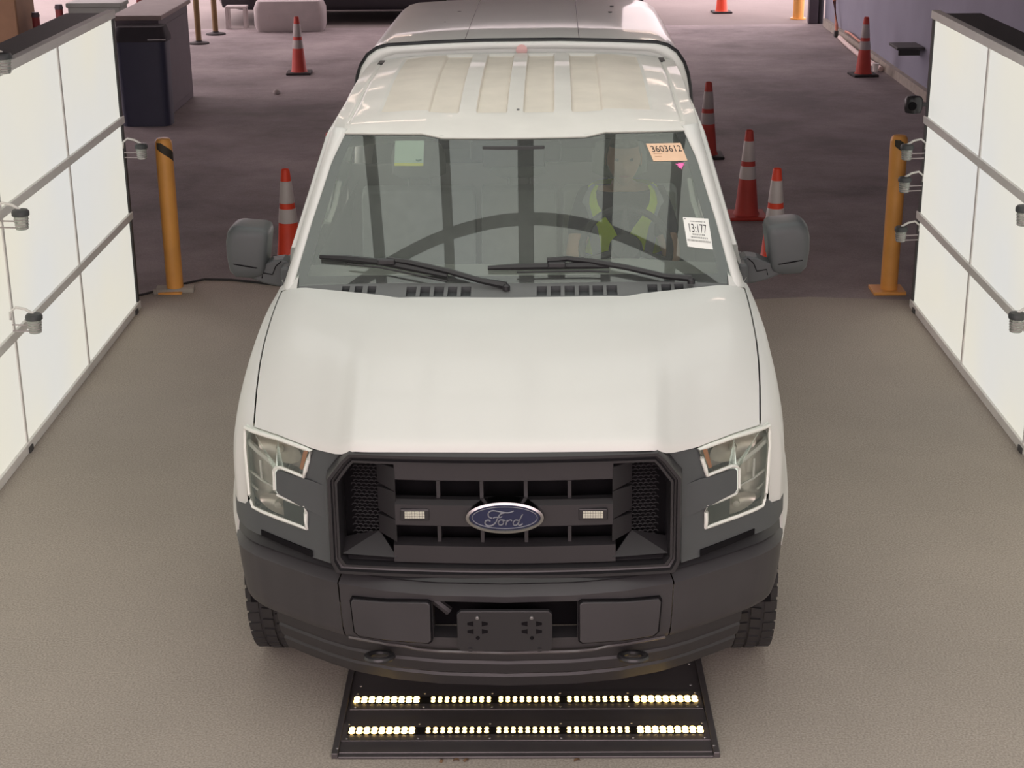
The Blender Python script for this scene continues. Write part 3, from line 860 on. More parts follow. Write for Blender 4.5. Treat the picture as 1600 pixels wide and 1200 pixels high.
# --- roof with pressed ribs
YR = [1.93, 2.02, 2.15, 2.3, 2.5, 2.7, 2.9, 3.1, 3.4, 3.66]
ZR = [.0, .022, .043, .062, .080, .094, .103, .108, .107, .101]
def roof_pt(x, v):
    a = abs(x)
    zf = ztop(min(a, .72))-.004; yf = WS(min(a, .74), zf)-.012
    if a > .72: zf -= (a-.72)*.35; yf += (a-.72)*.5
    y = lerp(yf, 3.66, v)
    yy = lerp(1.93, 3.66, v)
    z = zf+interp(yy, YR, ZR)-(zf-1.827)*sstep(v, 0, .25)
    z -= .045*(a/.785)**4*sstep(v, 0, .35)
    # ribs
    f = sstep(v, .16, .20)*(1-sstep(v, .965, .985))
    ch = 0
    if a < .60:
        ch = sstep(.385-a, 0, .010)*1.0
        for c, hw in ((0, .034), (.208, .037)):
            ch *= 1-(sstep(hw+.006-abs(a-c), 0, .006))
        ch2 = .8*sstep(a, .392, .40)*(1-sstep(a, .575, .60))*0+.5*sstep(.60-a, 0, .012)*sstep(a, .46, .56)
        ch = max(ch, ch2)
    z -= .015*f*ch
    # roof ditch
    z -= .010*math.exp(-((a-.715)/.006)**2)*sstep(v, .05, .1)
    return (x, y, z)
ax = sorted(set(frange(0, .60, 60)+[.028, .034, .040, .165, .171, .177, .239, .245, .251, .375, .381, .387]+frange(.60, .785, 30)))
rx = [-q for q in reversed(ax)][:-1]+ax
rv = [0, .01, .03, .06, .10, .14, .16, .17, .18, .19, .20, .22]+frange(.25, .95, 22)+[.96, .965, .972, .98, .985, 1]
rf = MB().grid([[roof_pt(x, v) for v in rv] for x in rx])
rf.grid([[roof_pt(x, 0), (roof_pt(x, 0)[0], roof_pt(x, 0)[1]+.012, roof_pt(x, 0)[2]-.014)] for x in rx])
for s in (-1, 1):
    rf.grid([[roof_pt(.785*s, v), (.795*s, roof_pt(.785, v)[1], roof_pt(.785, v)[2]-.02), (.790*s, roof_pt(.785, v)[1], roof_pt(.785, v)[2]-.05)] for v in rv])
rf.mi = [0]*len(rf.f)
for k, f in enumerate(rf.f[:(len(rx)-1)*(len(rv)-1)]):
    i, j = divmod(k, len(rv)-1)
    a_ = abs((rx[i]+rx[i+1])/2); v_ = (rv[j]+rv[j+1])/2
    if .18 < v_ < .972 and a_ < .595 and not (a_ < .034 or .171 < a_ < .245): rf.mi[k] = 1
roof = rf.build('roof', [M['roofpaint'], M['roofdust']], TR, smooth=50)
for s in (-1, 1):
    MB().tube([(s*.716, roof_pt(.716, v)[1], roof_pt(.716, v)[2]+.001) for v in frange(.06, .93, 12)], .0035, 5).build('roof_molding', M['roofpaint'], roof)
    MB().box(min(s*.705, s*.735), max(s*.705, s*.735), 3.52, 3.64, roof_pt(.72, .95)[2]-.01, roof_pt(.72, .95)[2]+.008).build('molding_end', M['black_plastic'], roof, smooth=0, bevel=.004)
MB().lathe([(.006, 0), (.006, .012)], (.012, 2.235, roof_pt(.012, .18)[2]-.004), 8).build('roof_bracket', M['steel'], roof)

# --- cab sides: doors, windows, rear corner, cab back
def side_x(z, y=2):
    return interp(z, [.45, .60, .80, .95, 1.10, 1.22, 1.30], [.955, .972, .985, .992, .985, .962, .93])
def door(s, y0, y1, name='door', window=True):
    g = MB()
    zs = [.46, .52, .60, .70, .80, .90, .95, 1.0, 1.1, 1.16, 1.22, 1.27, 1.30]
    g.grid([[(s*side_x(z), y, z) for z in zs] for y in frange(y0+.004, y1-.004, 8)])
    g.grid([[(s*(side_x(z)), y0+.004, z), (s*(side_x(z)-.03), y0+.004, z)] for z in zs])
    g.grid([[(s*(side_x(z)), y1-.004, z), (s*(side_x(z)-.03), y1-.004, z)] for z in zs])
    d = g.build(name, M['paint'], TR, smooth=50)
    return d
def window_frame(s, d, poly):
    """poly in (y,z) on the raked glass plane"""
    P = [(s*xg(z), y, z) for y, z in poly]
    MB().tube(P, .022, 6, closed=True).build('window_frame', M['paint'], d, smooth=60)
    Q = [(s*(xg(z)-.012), y, z) for y, z in poly]
    MB().add(Q, [tuple(range(len(Q)))]).build('side_window', M['sideglass'], d, smooth=0)
for s in (-1, 1):
    d = door(s, 1.47, 2.72)
    window_frame(s, d, [(1.56, 1.31), (1.63, 1.42), (2.12, 1.80), (2.68, 1.83), (2.70, 1.31)])
    MB().box(min(s*.985, s*1.005), max(s*.985, s*1.005), 2.52, 2.66, 1.10, 1.13).build('door_handle', M['black_plastic'], d, smooth=0, bevel=.006)
    d = door(s, 2.72, 3.64)
    window_frame(s, d, [(2.76, 1.31), (2.78, 1.83), (3.40, 1.83), (3.52, 1.31)])
    MB().grid([[(s*(xg(z)-.01), 3.46+(1.83-z)*.2+.02, z), (s*(xg(z)-.005), 3.66, z)] for z in frange(1.29, 1.88, 6)]).build('cab_rear_corner', M['paint'], TR)
    MB().box(min(s*.80, s*.95), max(s*.80, s*.95), 1.5, 3.62, .40, .47).build('rocker_panel', M['black_plastic'], TR, smooth=0, bevel=.01)
    # raised badge on the fender side, seen edge-on
    MB().box(min(s*.995, s*1.012), max(s*.995, s*1.012), 1.26, 1.40, 1.02, 1.06).build('fender_badge', M['chrome'], TR, smooth=0, bevel=.003)
MB().box(-.93, .93, 3.62, 3.66, .45, 1.36).build('cab_back', M['paint'], TR, smooth=0, bevel=.01)
MB().add([(-.80, 3.64, 1.36), (.80, 3.64, 1.36), (.70, 3.63, 1.86), (-.70, 3.63, 1.86)], [(0, 1, 2, 3)]).build('rear_window', M['sideglass'], TR, smooth=0)
# --- interior
L = []
for x in frange(-.86, .86, 20):
    yb0 = WS(x, 1.33)+.02
    L.append([(x, yb0, 1.315), (x, yb0+.15, 1.325), (x, 1.80, 1.31+.02*math.exp(-((x-.46)/.22)**2)), (x, 1.90, 1.27), (x, 1.93, 1.15), (x, 1.88, .95), (x, yb0+.1, .95)])
MB().loft(L).build('dashboard', M['interior'], TR)
sw = MB()
wc = Vector((.476, 1.97, 1.325)); nrm = Vector((0, -.80, .60)).normalized(); e1 = Vector((1, 0, 0)); e2 = nrm.cross(e1)*-1
def wp(r, a): return wc+e1*r*math.cos(a)+e2*r*math.sin(a)
sw.tube([wp(.19, 2*PI*k/32) for k in range(32)], .016, 8, closed=True)
for a in (.3, PI-.3, -PI/2): sw.tube([wp(.04, a), wp(.19, a)], .016, 6)
sw.tube([wc-nrm*.0, wc+nrm*.03], [.075, .06], 14)
sw.tube([wc, Vector((.476, 1.80, 1.22))], .03, 8)
sw.build('steering_wheel', M['interior_dark'], TR)
def seat(cx, w):
    pr = [(2.22, .92), (2.18, .98), (2.22, 1.02), (2.56, 1.0), (2.62, 1.02), (2.70, 1.42), (2.76, 1.44), (2.82, 1.40), (2.74, .95), (2.6, .86)]
    L = [[(cx+t*w/2, y, z) for y, z in pr] for t in (-1, -.94, -.5, 0, .5, .94, 1)]
    for i in (0, -1): L[i] = [(x, lerp(y, 2.5, .06), lerp(z, 1.05, .06)) for x, y, z in L[i]]
    o = MB().loft(L).build('seat', M['seat'], TR, bevel=.01)
    hr = MB(); hr.loft([[(cx+.13*math.cos(a)*q, 2.78+.05*math.sin(a)*q, z) for a in [2*PI*k/16 for k in range(16)]] for q, z in ((.7, 1.47), (1, 1.49), (1, 1.58), (.85, 1.63), (.5, 1.645))])
    hr.build('headrest', M['seat'], o, smooth=60)
    for dx in (-.05, .05): MB().tube([(cx+dx, 2.77, 1.42), (cx+dx, 2.78, 1.50)], .006, 6).build('headrest_post', M['steel'], o)
seat(.476, .54); seat(-.476, .54); seat(0, .36)
MB().grid([[(x, y, interp(y, YR, ZR)+1.827-.045-.05*(abs(x)/.78)**3) for y in frange(2.02, 3.60, 10)] for x in frange(-.77, .77, 16)]).build('headliner', M['headliner'], TR)
MB().box(-.19, .20, 1.985, 2.06, 1.70, 1.795).build('overhead_console', M['satin_black'], TR, smooth=0, bevel=.02)
vm = MB(); vm.loft([[(.0+sx, 1.87+sx*sx*.2+d, 1.752+z) for d, z in ((0, -.045), (0, .045), (.03, .04), (.03, -.04))] for sx in frange(-.13, .13, 8)])
vm.build('rear_view_mirror', M['interior_dark'], TR, bevel=.005)
for s in (-1, 1):
    MB().grid([[(s*(side_x(z)-.07), y, z) for z in (.55, .8, 1.05, 1.2, 1.29)] for y in frange(1.5, 3.6, 8)]).build('door_trim', M['interior'], TR)
    hp = [(s*.755, 1.83, 1.66), (s*.735, 1.86, 1.655), (s*.745, 1.78, 1.58), (s*.765, 1.70, 1.52), (s*.785, 1.68, 1.53)]
    MB().tube(hp, .012, 6).build('grab_handle', M['headliner'], TR)
    g = MB(); g.grid([[(s*(xin(min(z, 1.84))-.012), WS(xin(min(z, 1.84)), z)+.035, z), (s*(xg(z)-.03), WS(xg(z), z)+.14, z)] for z in frange(1.34, 1.82, 8)])
    g.build('pillar_trim', M['headliner'], TR)
    vz = MB().box(min(s*.20, s*.62), max(s*.20, s*.62), 2.06, 2.20, 1.795, 1.81); vz.build('sun_visor', M['headliner'], TR, smooth=0, bevel=.004)
MB().box(-.92, .92, 1.4, 3.64, .50, .56).build('cab_floor', M['interior_dark'], TR, smooth=0)
MB().box(-.86, .86, 1.38, 1.42, .5, 1.31).build('firewall', M['void'], TR, smooth=0)
MB().box(-.62, .62, .45, 1.38, .48, 1.0).build('engine_bay', M['void'], TR, smooth=0)
for s in (-1, 1):
    MB().box(min(s*.36, s*.48), max(s*.36, s*.48), .14, 5.7, .44, .56).build('frame_rail', M['void'], TR, smooth=0)
MB().tube([(-.80, .96, .39), (.80, .96, .39)], .045, 8).build('front_axle', M['void'], TR)
MB().tube([(-.80, 4.62, .39), (.80, 4.62, .39)], .055, 8).build('rear_axle', M['void'], TR)

# --- door mirrors
def mirror(s):
    O = [(1.188, 1.500), (1.168, 1.519), (1.140, 1.525), (1.045, 1.516), (1.024, 1.505), (1.018, 1.48), (1.030, 1.40), (1.042, 1.335), (1.054, 1.312), (1.09, 1.299), (1.165, 1.304), (1.190, 1.330), (1.199, 1.40), (1.198, 1.46)]
    c = (1.11, 1.42)
    def lp(q, y, dx=0): return [(s*(c[0]+(x-c[0])*q+dx)+.013, y, c[1]+(z-c[1])*q) for x, z in O]
    L = [lp(.60, 1.608, .004), lp(.86, 1.612, .003), lp(.95, 1.622), lp(.985, 1.64), lp(1.0, 1.67), lp(1.0, 1.75), lp(.97, 1.775), lp(.92, 1.775)]
    m = MB().loft(L).build('door_mirror', M['grey_plastic'], TR, smooth=60)
    MB().loft([[(s*x, 1.776, z) for x, z in [(1.05, 1.36), (1.17, 1.36), (1.18, 1.48), (1.14, 1.505), (1.05, 1.50)]], [(s*x, 1.779, z) for x, z in [(1.05, 1.36), (1.17, 1.36), (1.18, 1.48), (1.14, 1.505), (1.05, 1.50)]]]).build('mirror_glass', M['mirror'], m, smooth=0)
    # seam of the lower cover
    MB().tube([(s*x+.013, y, z) for x, y, z in [(1.180, 1.622, 1.372), (1.165, 1.609, 1.368), (1.12, 1.6075, 1.360), (1.075, 1.609, 1.352), (1.055, 1.620, 1.348)]], .003, 4).build('cover_seam', M['void'], m)
    A = [(1.15, 1.335), (1.10, 1.300), (1.04, 1.276), (.985, 1.262), (.925, 1.262), (.920, 1.36), (.955, 1.378), (1.0, 1.372), (1.045, 1.352), (1.09, 1.345)]
    a = MB().prism([(x*s, z) for x, z in A], lambda p, q, t: (p, 1.64+t, q), .09).build('mirror_arm', M['grey_plastic'], m, smooth=0, bevel=.008)
    MB().tube([(s*x, 1.637, z) for x, z in [(1.045, 1.30), (1.04, 1.322), (1.0, 1.315), (.985, 1.35), (.96, 1.372)]], .002, 4).build('arm_seam', M['void'], m)
    MB().box(min(s*.915, s*.955), max(s*.915, s*.955), 1.56, 1.78, 1.28, 1.365).build('mirror_sail', M['grey_plastic'], m, smooth=0, bevel=.01)
for s in (-1, 1): mirror(s)

# --- wheels
def wheel(s, y):
    cx = s*.865; R = .388
    w = MB().lathe([(.22, -.12), (.30, -.128), (.36, -.122), (.380, -.105), (.380, .105), (.36, .122), (.30, .128), (.22, .12)], (cx, y, R), 40, 'x').build('wheel', M['rubber'], TR)
    tb = MB()
    for k in range(44):
        a = 2*PI*k/44
        for row, (h0, h1) in enumerate(((-.122, -.078), (-.066, -.028), (-.018, .018), (.028, .066), (.078, .122))):
            sh = .07*((row % 2)-.5)
            a0 = a+sh; a1 = a+sh+.105
            ps = []
            for r_ in (.378, R):
                rr_ = r_-(.004 if row in (0, 4) and r_ == R else 0)
                for aa, hh in ((a0, h0), (a1, h0), (a1+.012*(1 if row % 2 else -1), h1), (a0+.012*(1 if row % 2 else -1), h1)):
                    ps.append((cx+hh, y+rr_*math.cos(aa), R+rr_*math.sin(aa)))
            tb.add(ps, [(4, 5, 6, 7), (0, 1, 5, 4), (1, 2, 6, 5), (2, 3, 7, 6), (3, 0, 4, 7)])
    tb.build('tread', M['rubber'], w, smooth=0)
    MB().lathe([(.001, .02), (.06, .03), (.07, .05), (.16, .07), (.20, .10), (.222, .125), (.225, .10), (.20, .0)], (cx, y, R), 28, 'x' ).build('rim', M['steel'], w) if s > 0 else MB().lathe([(.001, -.02), (.06, -.03), (.07, -.05), (.16, -.07), (.20, -.10), (.222, -.125), (.225, -.10), (.20, .0)], (cx, y, R), 28, 'x').build('rim', M['steel'], w)
for y in (.96, 4.62):
    for s in (-1, 1): wheel(s, y)

# --- bed and cargo cap
bd = MB()
for s in (-1, 1):
    ys = frange(3.70, 5.84, 40); rows = []
    for y in ys:
        arc = .48**2-(y-4.62)**2; zb_ = .50
        if arc > 0: zb_ = max(zb_, .39+math.sqrt(arc))
        rows.append([(s*(.99 if z < 1.0 else .985-.05*sstep(z, 1.1, 1.32)), y, z) for z in [lerp(zb_, 1.32, t) for t in (0, .2, .5, .7, .85, .95, 1)]])
    bd.grid(rows)
bd.grid([[(x, 3.70, .5), (x, 3.70, 1.31)] for x in (-.98, 0, .98)])
bd.grid([[(x, 5.84, .55), (x, 5.84, 1.31)] for x in (-.98, 0, .98)])
bd.grid([[(x, y, .75) for y in (3.7, 5.84)] for x in (-.98, 0, .98)])
bd.build('cargo_bed', M['paint'], TR, smooth=50)
def cap_loop(y, q=0, dz=0):
    """outline of the cap in x,z"""
    P = [(.905, 1.32), (.890, 1.60), (.874, 1.74), (.862, 1.80), (.842, 1.858), (.805, 1.912), (.757, 1.945), (.70, 1.960), (.45, 1.972), (.2, 1.979)]
    pts = [(x-q, z-q*.9+dz) for x, z in P]
    return [(x, y, z) for x, z in pts]+[(-x, y, z) for x, z in reversed(pts)]
cp = MB()
cp.grid([cap_loop(y, q, dz) for y, q, dz in [(3.735, .060, 0), (3.715, .035, 0), (3.715, .010, 0), (3.722, .003, 0), (3.74, 0, 0), (4.3, 0, .004), (4.8, 0, .004), (5.3, 0, .0), (5.80, 0, -.006), (5.86, .01, -.01), (5.875, .04, -.02)]])
# front bulkhead of the cap
inner = cap_loop(3.735, .060)
rear = cap_loop(5.875, .04, -.02)
cp.f.append(tuple(range(len(cp.v), len(cp.v)+len(rear)))); cp.mi.append(0); cp.v += rear
cap = cp.build('cargo_cap', M['cappaint'], TR, smooth=50)
MB().loft([[(x, 3.722, z) for x, y, z in cap_loop(3.7, .03)], [(x, 3.74, z) for x, y, z in cap_loop(3.7, .03)]]).build('cap_front', M['cappaint'], cap, smooth=0)
MB().tube([(x*1.003, 3.742, z+.004) for x, y, z in cap_loop(3.74)], .0125, 6).build('cap_seal', M['seal'], cap, smooth=60, label='dark rubber edge around the cap front')
MB().loft([[(x, 3.720, z) for x, z in [(-.62, 1.42), (.62, 1.42), (.58, 1.76), (-.58, 1.76)]], [(x, 3.716, z) for x, z in [(-.62, 1.42), (.62, 1.42), (.58, 1.76), (-.58, 1.76)]]]).build('cap_window', M['void'], cap, smooth=0)
for s in (-1, 1):
    MB().loft([[(s*(.905-.012*i), y, z) for y, z in [(4.0, 1.42), (5.5, 1.42), (5.45, 1.68), (4.05, 1.68)]] for i in (0, 1)]).build('cap_side_window', M['void'], cap, smooth=0)
    MB().tube([(s*.30, y, 1.980) for y in (3.8, 4.6, 5.7)], .002, 4).build('cap_seam', M['seal'], cap)
for x, y in [(-.45, 4.6), (-.40, 5.1), (.52, 5.3), (.5, 5.0), (-.2, 5.4), (.1, 4.9)]:
    MB().lathe([(.012, 0), (.012, .004)], (x, y, 1.972), 8).build('cap_rivet', M['seal'], cap)
MB().lathe([(.03, 0), (.03, .012), (.02, .018)], (.0, 3.708, 1.935), 12, 'y').build('cap_reflection', mat('pink_reflection', (232, 186, 182), .4), cap)  # faint pinkish reflection on the cap front, put in as a disc

# ================================================================== DRIVER
def skin_obj(name, m, verts, edges, radii, root, parent=None, sub=2):
    me = bpy.data.meshes.new(name); me.from_pydata(verts, edges, [])
    o = bpy.data.objects.new(name, me); COL.objects.link(o)
    md = o.modifiers.new('skin', 'SKIN'); md.use_smooth_shade = True
    if not me.skin_vertices: me.attributes.new
    sv = me.skin_vertices[0].data if me.skin_vertices else None
    if sv is None:
        bpy.context.view_layer.objects.active = o
        bpy.ops.object.modifier_remove(modifier='skin'); bpy.ops.object.modifier_add(type='SKIN'); sv = me.skin_vertices[0].data
    for i, r_ in enumerate(radii): sv[i].radius = r_ if isinstance(r_, tuple) else (r_, r_)
    sv[root].use_root = True
    sb = o.modifiers.new('sub', 'SUBSURF'); sb.levels = sub; sb.render_levels = sub
    me.materials.append(m)
    if parent: o.parent = parent
    return o
DL = Vector((-.07113, 0, 0))
drv = thing('person', 'driver in yellow high-visibility vest and dark shirt behind the steering wheel', 'person', (-.07113, 0, 0))
drv.rotation_euler = (0, -.005, -.01651)
bv, be, br = [], [], []
def jv(p, r_, par=None):
    bv.append(tuple(p)); br.append(r_); i = len(bv)-1
    if par is not None: be.append((par, i))
    return i
cx = .477
pel = jv((cx, 2.47, 1.08), (.15, .12))
sp1 = jv((cx, 2.46, 1.22), (.14, .11), pel)
chs = jv((cx, 2.43, 1.38), (.16, .115), sp1)
nkb = jv((cx, 2.40, 1.495), (.065, .06), chs)
nk = jv((cx-.002, 2.37, 1.55), (.055, .055), nkb)
for s in (-1, 1):
    sh = jv((cx+s*.155, 2.41, 1.445), .062, chs)
    elb = jv((cx+s*.225, 2.27, 1.20), .042, sh)
    wr = jv((cx+s*.165, 2.10, 1.185), .026, elb)
    pm = jv((cx+s*.135, 2.055, 1.225), (.036, .018), wr)
    for k in range(4):
        bx = cx+s*(.150-.020*k); ln_ = (.030, .034, .033, .026)[k]
        f1 = jv((bx, 2.035-.004*k, 1.250-.004*k), .0095, pm); f2 = jv((bx-s*.004, 2.010, 1.262-.004*k), .0088, f1); f3 = jv((bx-s*.006, 1.990, 1.250-.004*k), .008, f2); jv((bx-s*.004, 1.988, 1.250-ln_*.5), .007, f3)
    t1 = jv((cx+s*.105, 2.05, 1.215), .011, pm); t2 = jv((cx+s*.092, 2.028, 1.232), .0095, t1); jv((cx+s*.095, 2.012, 1.247), .008, t2)
    hp_ = jv((cx+s*.10, 2.42, 1.06), .09, pel)
    kn = jv((cx+s*.13, 2.06, 1.08), .062, hp_)
    an = jv((cx+s*.12, 1.98, .70), .042, kn)
    jv((cx+s*.12, 1.86, .635), .04, an)
body = skin_obj('body', M['skin'], bv, be, br, pel, drv)
# head
hc = Vector((cx, 2.325, 1.645))
hd = MB(); rows = []
NU, NV = 40, 28
for i in range(NV+1):
    ph = PI*i/NV
    row = []
    for k in range(NU):
        th = 2*PI*k/NU
        z = math.cos(ph); r_ = math.sin(ph)
        x = r_*math.sin(th); y = -r_*math.cos(th)     # y<0 = face
        X = x*.076; Y = y*.095; Z = z*.115
        if z < 0:                       # jaw narrows, chin comes forward
            X *= 1-.38*(-z)**1.4; Y *= 1-.22*(-z)
            if y < 0: Y -= .018*(-z)
        f = max(0, -y)
        nose = math.exp(-((x*.076)/.014)**2)*math.exp(-((Z+.02)/.028)**2)*f**3
        Y -= .024*nose
        for s in (-1, 1):
            sock = math.exp(-((X-s*.030)/.016)**2-((Z-.012)/.013)**2)*f**2
            Y += .010*sock
        Y -= .006*math.exp(-((Z-.033)/.010)**2)*f**4
        Y -= .005*math.exp(-(X/.022)**2-((Z+.056)/.010)**2)*f**3
        row.append((hc.x+X, hc.y+Y, hc.z+Z))
    rows.append(row)
hd.grid(rows, close_v=True)
head = hd.build('head', M['skin'], drv, smooth=80)
ft = MB()
for s in (-1, 1): ft.lathe([(.0005, -.006), (.006, -.005), (.009, 0), (.006, .005)], (hc.x+s*.030, hc.y-.078, hc.z+.012), 10, 'y')
ft.build('eye', M['eye'], head)
MB().tube([(hc.x+q, hc.y-.098+abs(q)*.25, hc.z-.058) for q in (-.022, -.011, 0, .011, .022)], [.002, .004, .0045, .004, .002], 6).build('mouth', M['lips'], head)
for s in (-1, 1):
    MB().loft([[(hc.x+s*(.070+d), hc.y+.008+.018*math.cos(a)*q, hc.z-.002+.030*math.sin(a)*q) for a in [2*PI*k/12 for k in range(12)]] for d, q in ((-.004, .8), (.006, 1), (.012, .8))]).build('ear', M['skin'], head)
    MB().tube([(hc.x+s*q, hc.y-.088+q*.35, hc.z+.032+.003*math.sin(q*60)) for q in (.014, .026, .040)], .0035, 5).build('eyebrow', M['hair'], head)
hr = MB(); rows = []
for i in range(13):
    ph = .60*PI*i/12
    row = []
    for k in range(32):
        th = 2*PI*k/32; fy = -math.cos(th)
        lim = .33*PI if fy < -.3 else .60*PI
        p2 = min(ph, lim)
        z = math.cos(p2); r_ = math.sin(p2)
        row.append((hc.x+r_*math.sin(th)*.081, hc.y+.004-r_*math.cos(th)*.099, hc.z+z*.122))
    rows.append(row)
hr.grid(rows, close_v=True).build('hair', M['hair'], head, smooth=80)
# clothes: shirt (torso + sleeves), trousers, vest
sv_, se_, sr_ = [], [], []
def kv(p, r_, par=None):
    sv_.append(tuple(p)); sr_.append(r_); i = len(sv_)-1
    if par is not None: se_.append((par, i))
    return i
a0 = kv((cx, 2.47, 1.06), (.165, .135)); a1 = kv((cx, 2.46, 1.22), (.155, .125), a0); a2 = kv((cx, 2.43, 1.38), (.175, .13), a1); kv((cx, 2.41, 1.475), (.085, .08), a2)
for s in (-1, 1):
    b1 = kv((cx+s*.158, 2.41, 1.445), .075, a2); kv((cx+s*.208, 2.31, 1.27), .06, b1)
skin_obj('shirt', M['shirt'], sv_, se_, sr_, a0, drv)
tv, te_, tr_ = [(cx, 2.46, 1.06)], [], [(.165, .13)]
for s in (-1, 1):
    n0 = len(tv); tv += [(cx+s*.10, 2.40, 1.06), (cx+s*.13, 2.06, 1.085), (cx+s*.12, 1.985, .74)]; tr_ += [.10, .075, .06]; te_ += [(0, n0), (n0, n0+1), (n0+1, n0+2)]
skin_obj('trousers', M['trousers'], tv, te_, tr_, 0, drv)
def torso(th, z, grow=0):
    rx_ = interp(z, [1.05, 1.2, 1.38, 1.45, 1.50, 1.53], [.178, .172, .205, .200, .15, .11])+grow
    ry_ = interp(z, [1.05, 1.2, 1.38, 1.45, 1.50, 1.53], [.152, .148, .152, .128, .09, .07])+grow
    yc = interp(z, [1.05, 1.2, 1.38, 1.50], [2.47, 2.46, 2.43, 2.405])
    return (cx+rx_*math.sin(th), yc-ry_*math.cos(th), z)
vest_rows = []
zs_ = frange(1.07, 1.52, 18)
vm_ = MB()
for s in (-1, 1):
    rows = []
    for z in zs_:
        t0 = interp(z, [1.07, 1.25, 1.34, 1.46, 1.52], [.03, .04, .20, .62, .95]); t1 = interp(z, [1.07, 1.25, 1.40, 1.52], [PI, PI, PI, PI])
        rows.append([torso(s*lerp(t0, t1, q), z, .012) for q in frange(0, 1, 20)])
    vm_.grid(rows)
vest = vm_.build('vest', M['vest'], drv, smooth=70)
for s in (-1, 1):
    rp = MB(); rows = []
    for z in zs_:
        c_ = interp(z, [1.07, 1.34, 1.45, 1.52], [.62, .72, .95, 1.25]); hw = .15
        rows.append([torso(s*(c_+q*hw), z, .015) for q in (-1, -.5, 0, .5, 1)])
    rp.grid(rows).build('reflective_stripe', M['reflective'], vest, smooth=70)
wb = MB(); wb.grid([[torso(a, z, .016) for z in (1.15, 1.20)] for a in frange(.06, 2*PI-.06, 40)]); wb.build('reflective_stripe', M['reflective'], vest)

# ================================================================== LIGHT PLATE UNDER THE NOSE
lp = thing('undercarriage_light', 'flat black floor plate with two rows of warm lights under the bumper', 'light', (-.009, 0, 0))
MB().box(-.655, .655, .085, .80, 0, .014).build('base_plate', M['plate_black'], lp, smooth=0, bevel=.003)
for s in (-1, 1):
    MB().box(min(s*.655, s*.678), max(s*.655, s*.678), .065, .80, 0, .022).build('side_rail', M['plate_black'], lp, smooth=0, bevel=.003)
MB().box(-.655, .655, .062, .085, 0, .010).build('front_lip', M['plate_black'], lp, smooth=0, bevel=.003)
for i, (yc, x0, x1) in enumerate(((.215, -.655, .655), (.427, -.645, .650))):
    MB().box(x0, x1, yc-.062, yc+.062, .014, .019).build('mounting_strip', M['plate_black'], lp, smooth=0, bevel=.002)
    MB().box(x0+.02, x1-.02, yc-.024, yc+.024, .019, .021).build('led_board', M['void'], lp, smooth=0)
    mods = [(-.631, -.395), (-.359, -.128), (-.106, .122), (.145, .374), (.399, .634)] if i == 0 else [(-.634, -.392), (-.352, -.125), (-.102, .127), (.151, .383), (.399, .635)]
    for k, (a, b) in enumerate(mods):
        big = k in (0, 4)
        base = None
        for j in range(9):
            x = lerp(a+.011, b-.011, j/8)
            for dy in (-.0105, .0105):
                r_ = .0118 if big else .0082
                if base is None:
                    base = MB().lathe([(r_, 0), (r_*.9, .004), (r_*.5, .006), (.0005, .0065)], (0, 0, 0), 10).build('led_bulb', M['led_big'] if big else M['led'], lp)
                    base.location = (x, yc+dy, .021)
                else:
                    c = base.copy(); COL.objects.link(c); c.parent = lp; c.location = (x, yc+dy, .021)
    scr = None
    for k in range(6):
        x = lerp(x0+.02, x1-.02, k/5)
        for dy in (-.048, .048):
            if scr is None:
                scr = MB().lathe([(.005, 0), (.004, .003), (.0005, .0035)], (0, 0, 0), 8).build('screw', M['steel'], lp); scr.location = (x, yc+dy, .019)
            else:
                c = scr.copy(); COL.objects.link(c); c.parent = lp; c.location = (x, yc+dy, .019)
for x, y in ((-.63, .68), (.63, .70), (-.62, .54), (.62, .54), (-.66, .10), (.66, .11)):
    MB().lathe([(.006, 0), (.005, .003), (.0005, .004)], (x, y, .014 if abs(x) < .65 else .022), 8).build('screw', M['steel'], lp)
# dry leaves caught at the front lip
for k, (x, y, r_) in enumerate([(-.25, .052, 0), (-.215, .050, .6), (.17, .050, .3), (-.30, .047, 1.2)]):
    o = MB().grid([[(.022*(u-.5), .012*(v-.5), .006*math.sin(u*3)+.002) for v in (0, .5, 1)] for u in frange(0, 1, 4)]).build('dry_leaf', M['brown'])
    o.location = (x, y, .0); o.rotation_euler = (0, 0, r_)
    tag(o, ['tiny dry leaf, second from the left, at the front lip of the light plate', 'tiny dry leaf, third from the left, at the front lip of the light plate', 'tiny dry leaf right of centre at the front lip of the light plate', 'leftmost tiny dry leaf at the front lip of the light plate'][k], 'leaf', 'dry leaves at the light plate')

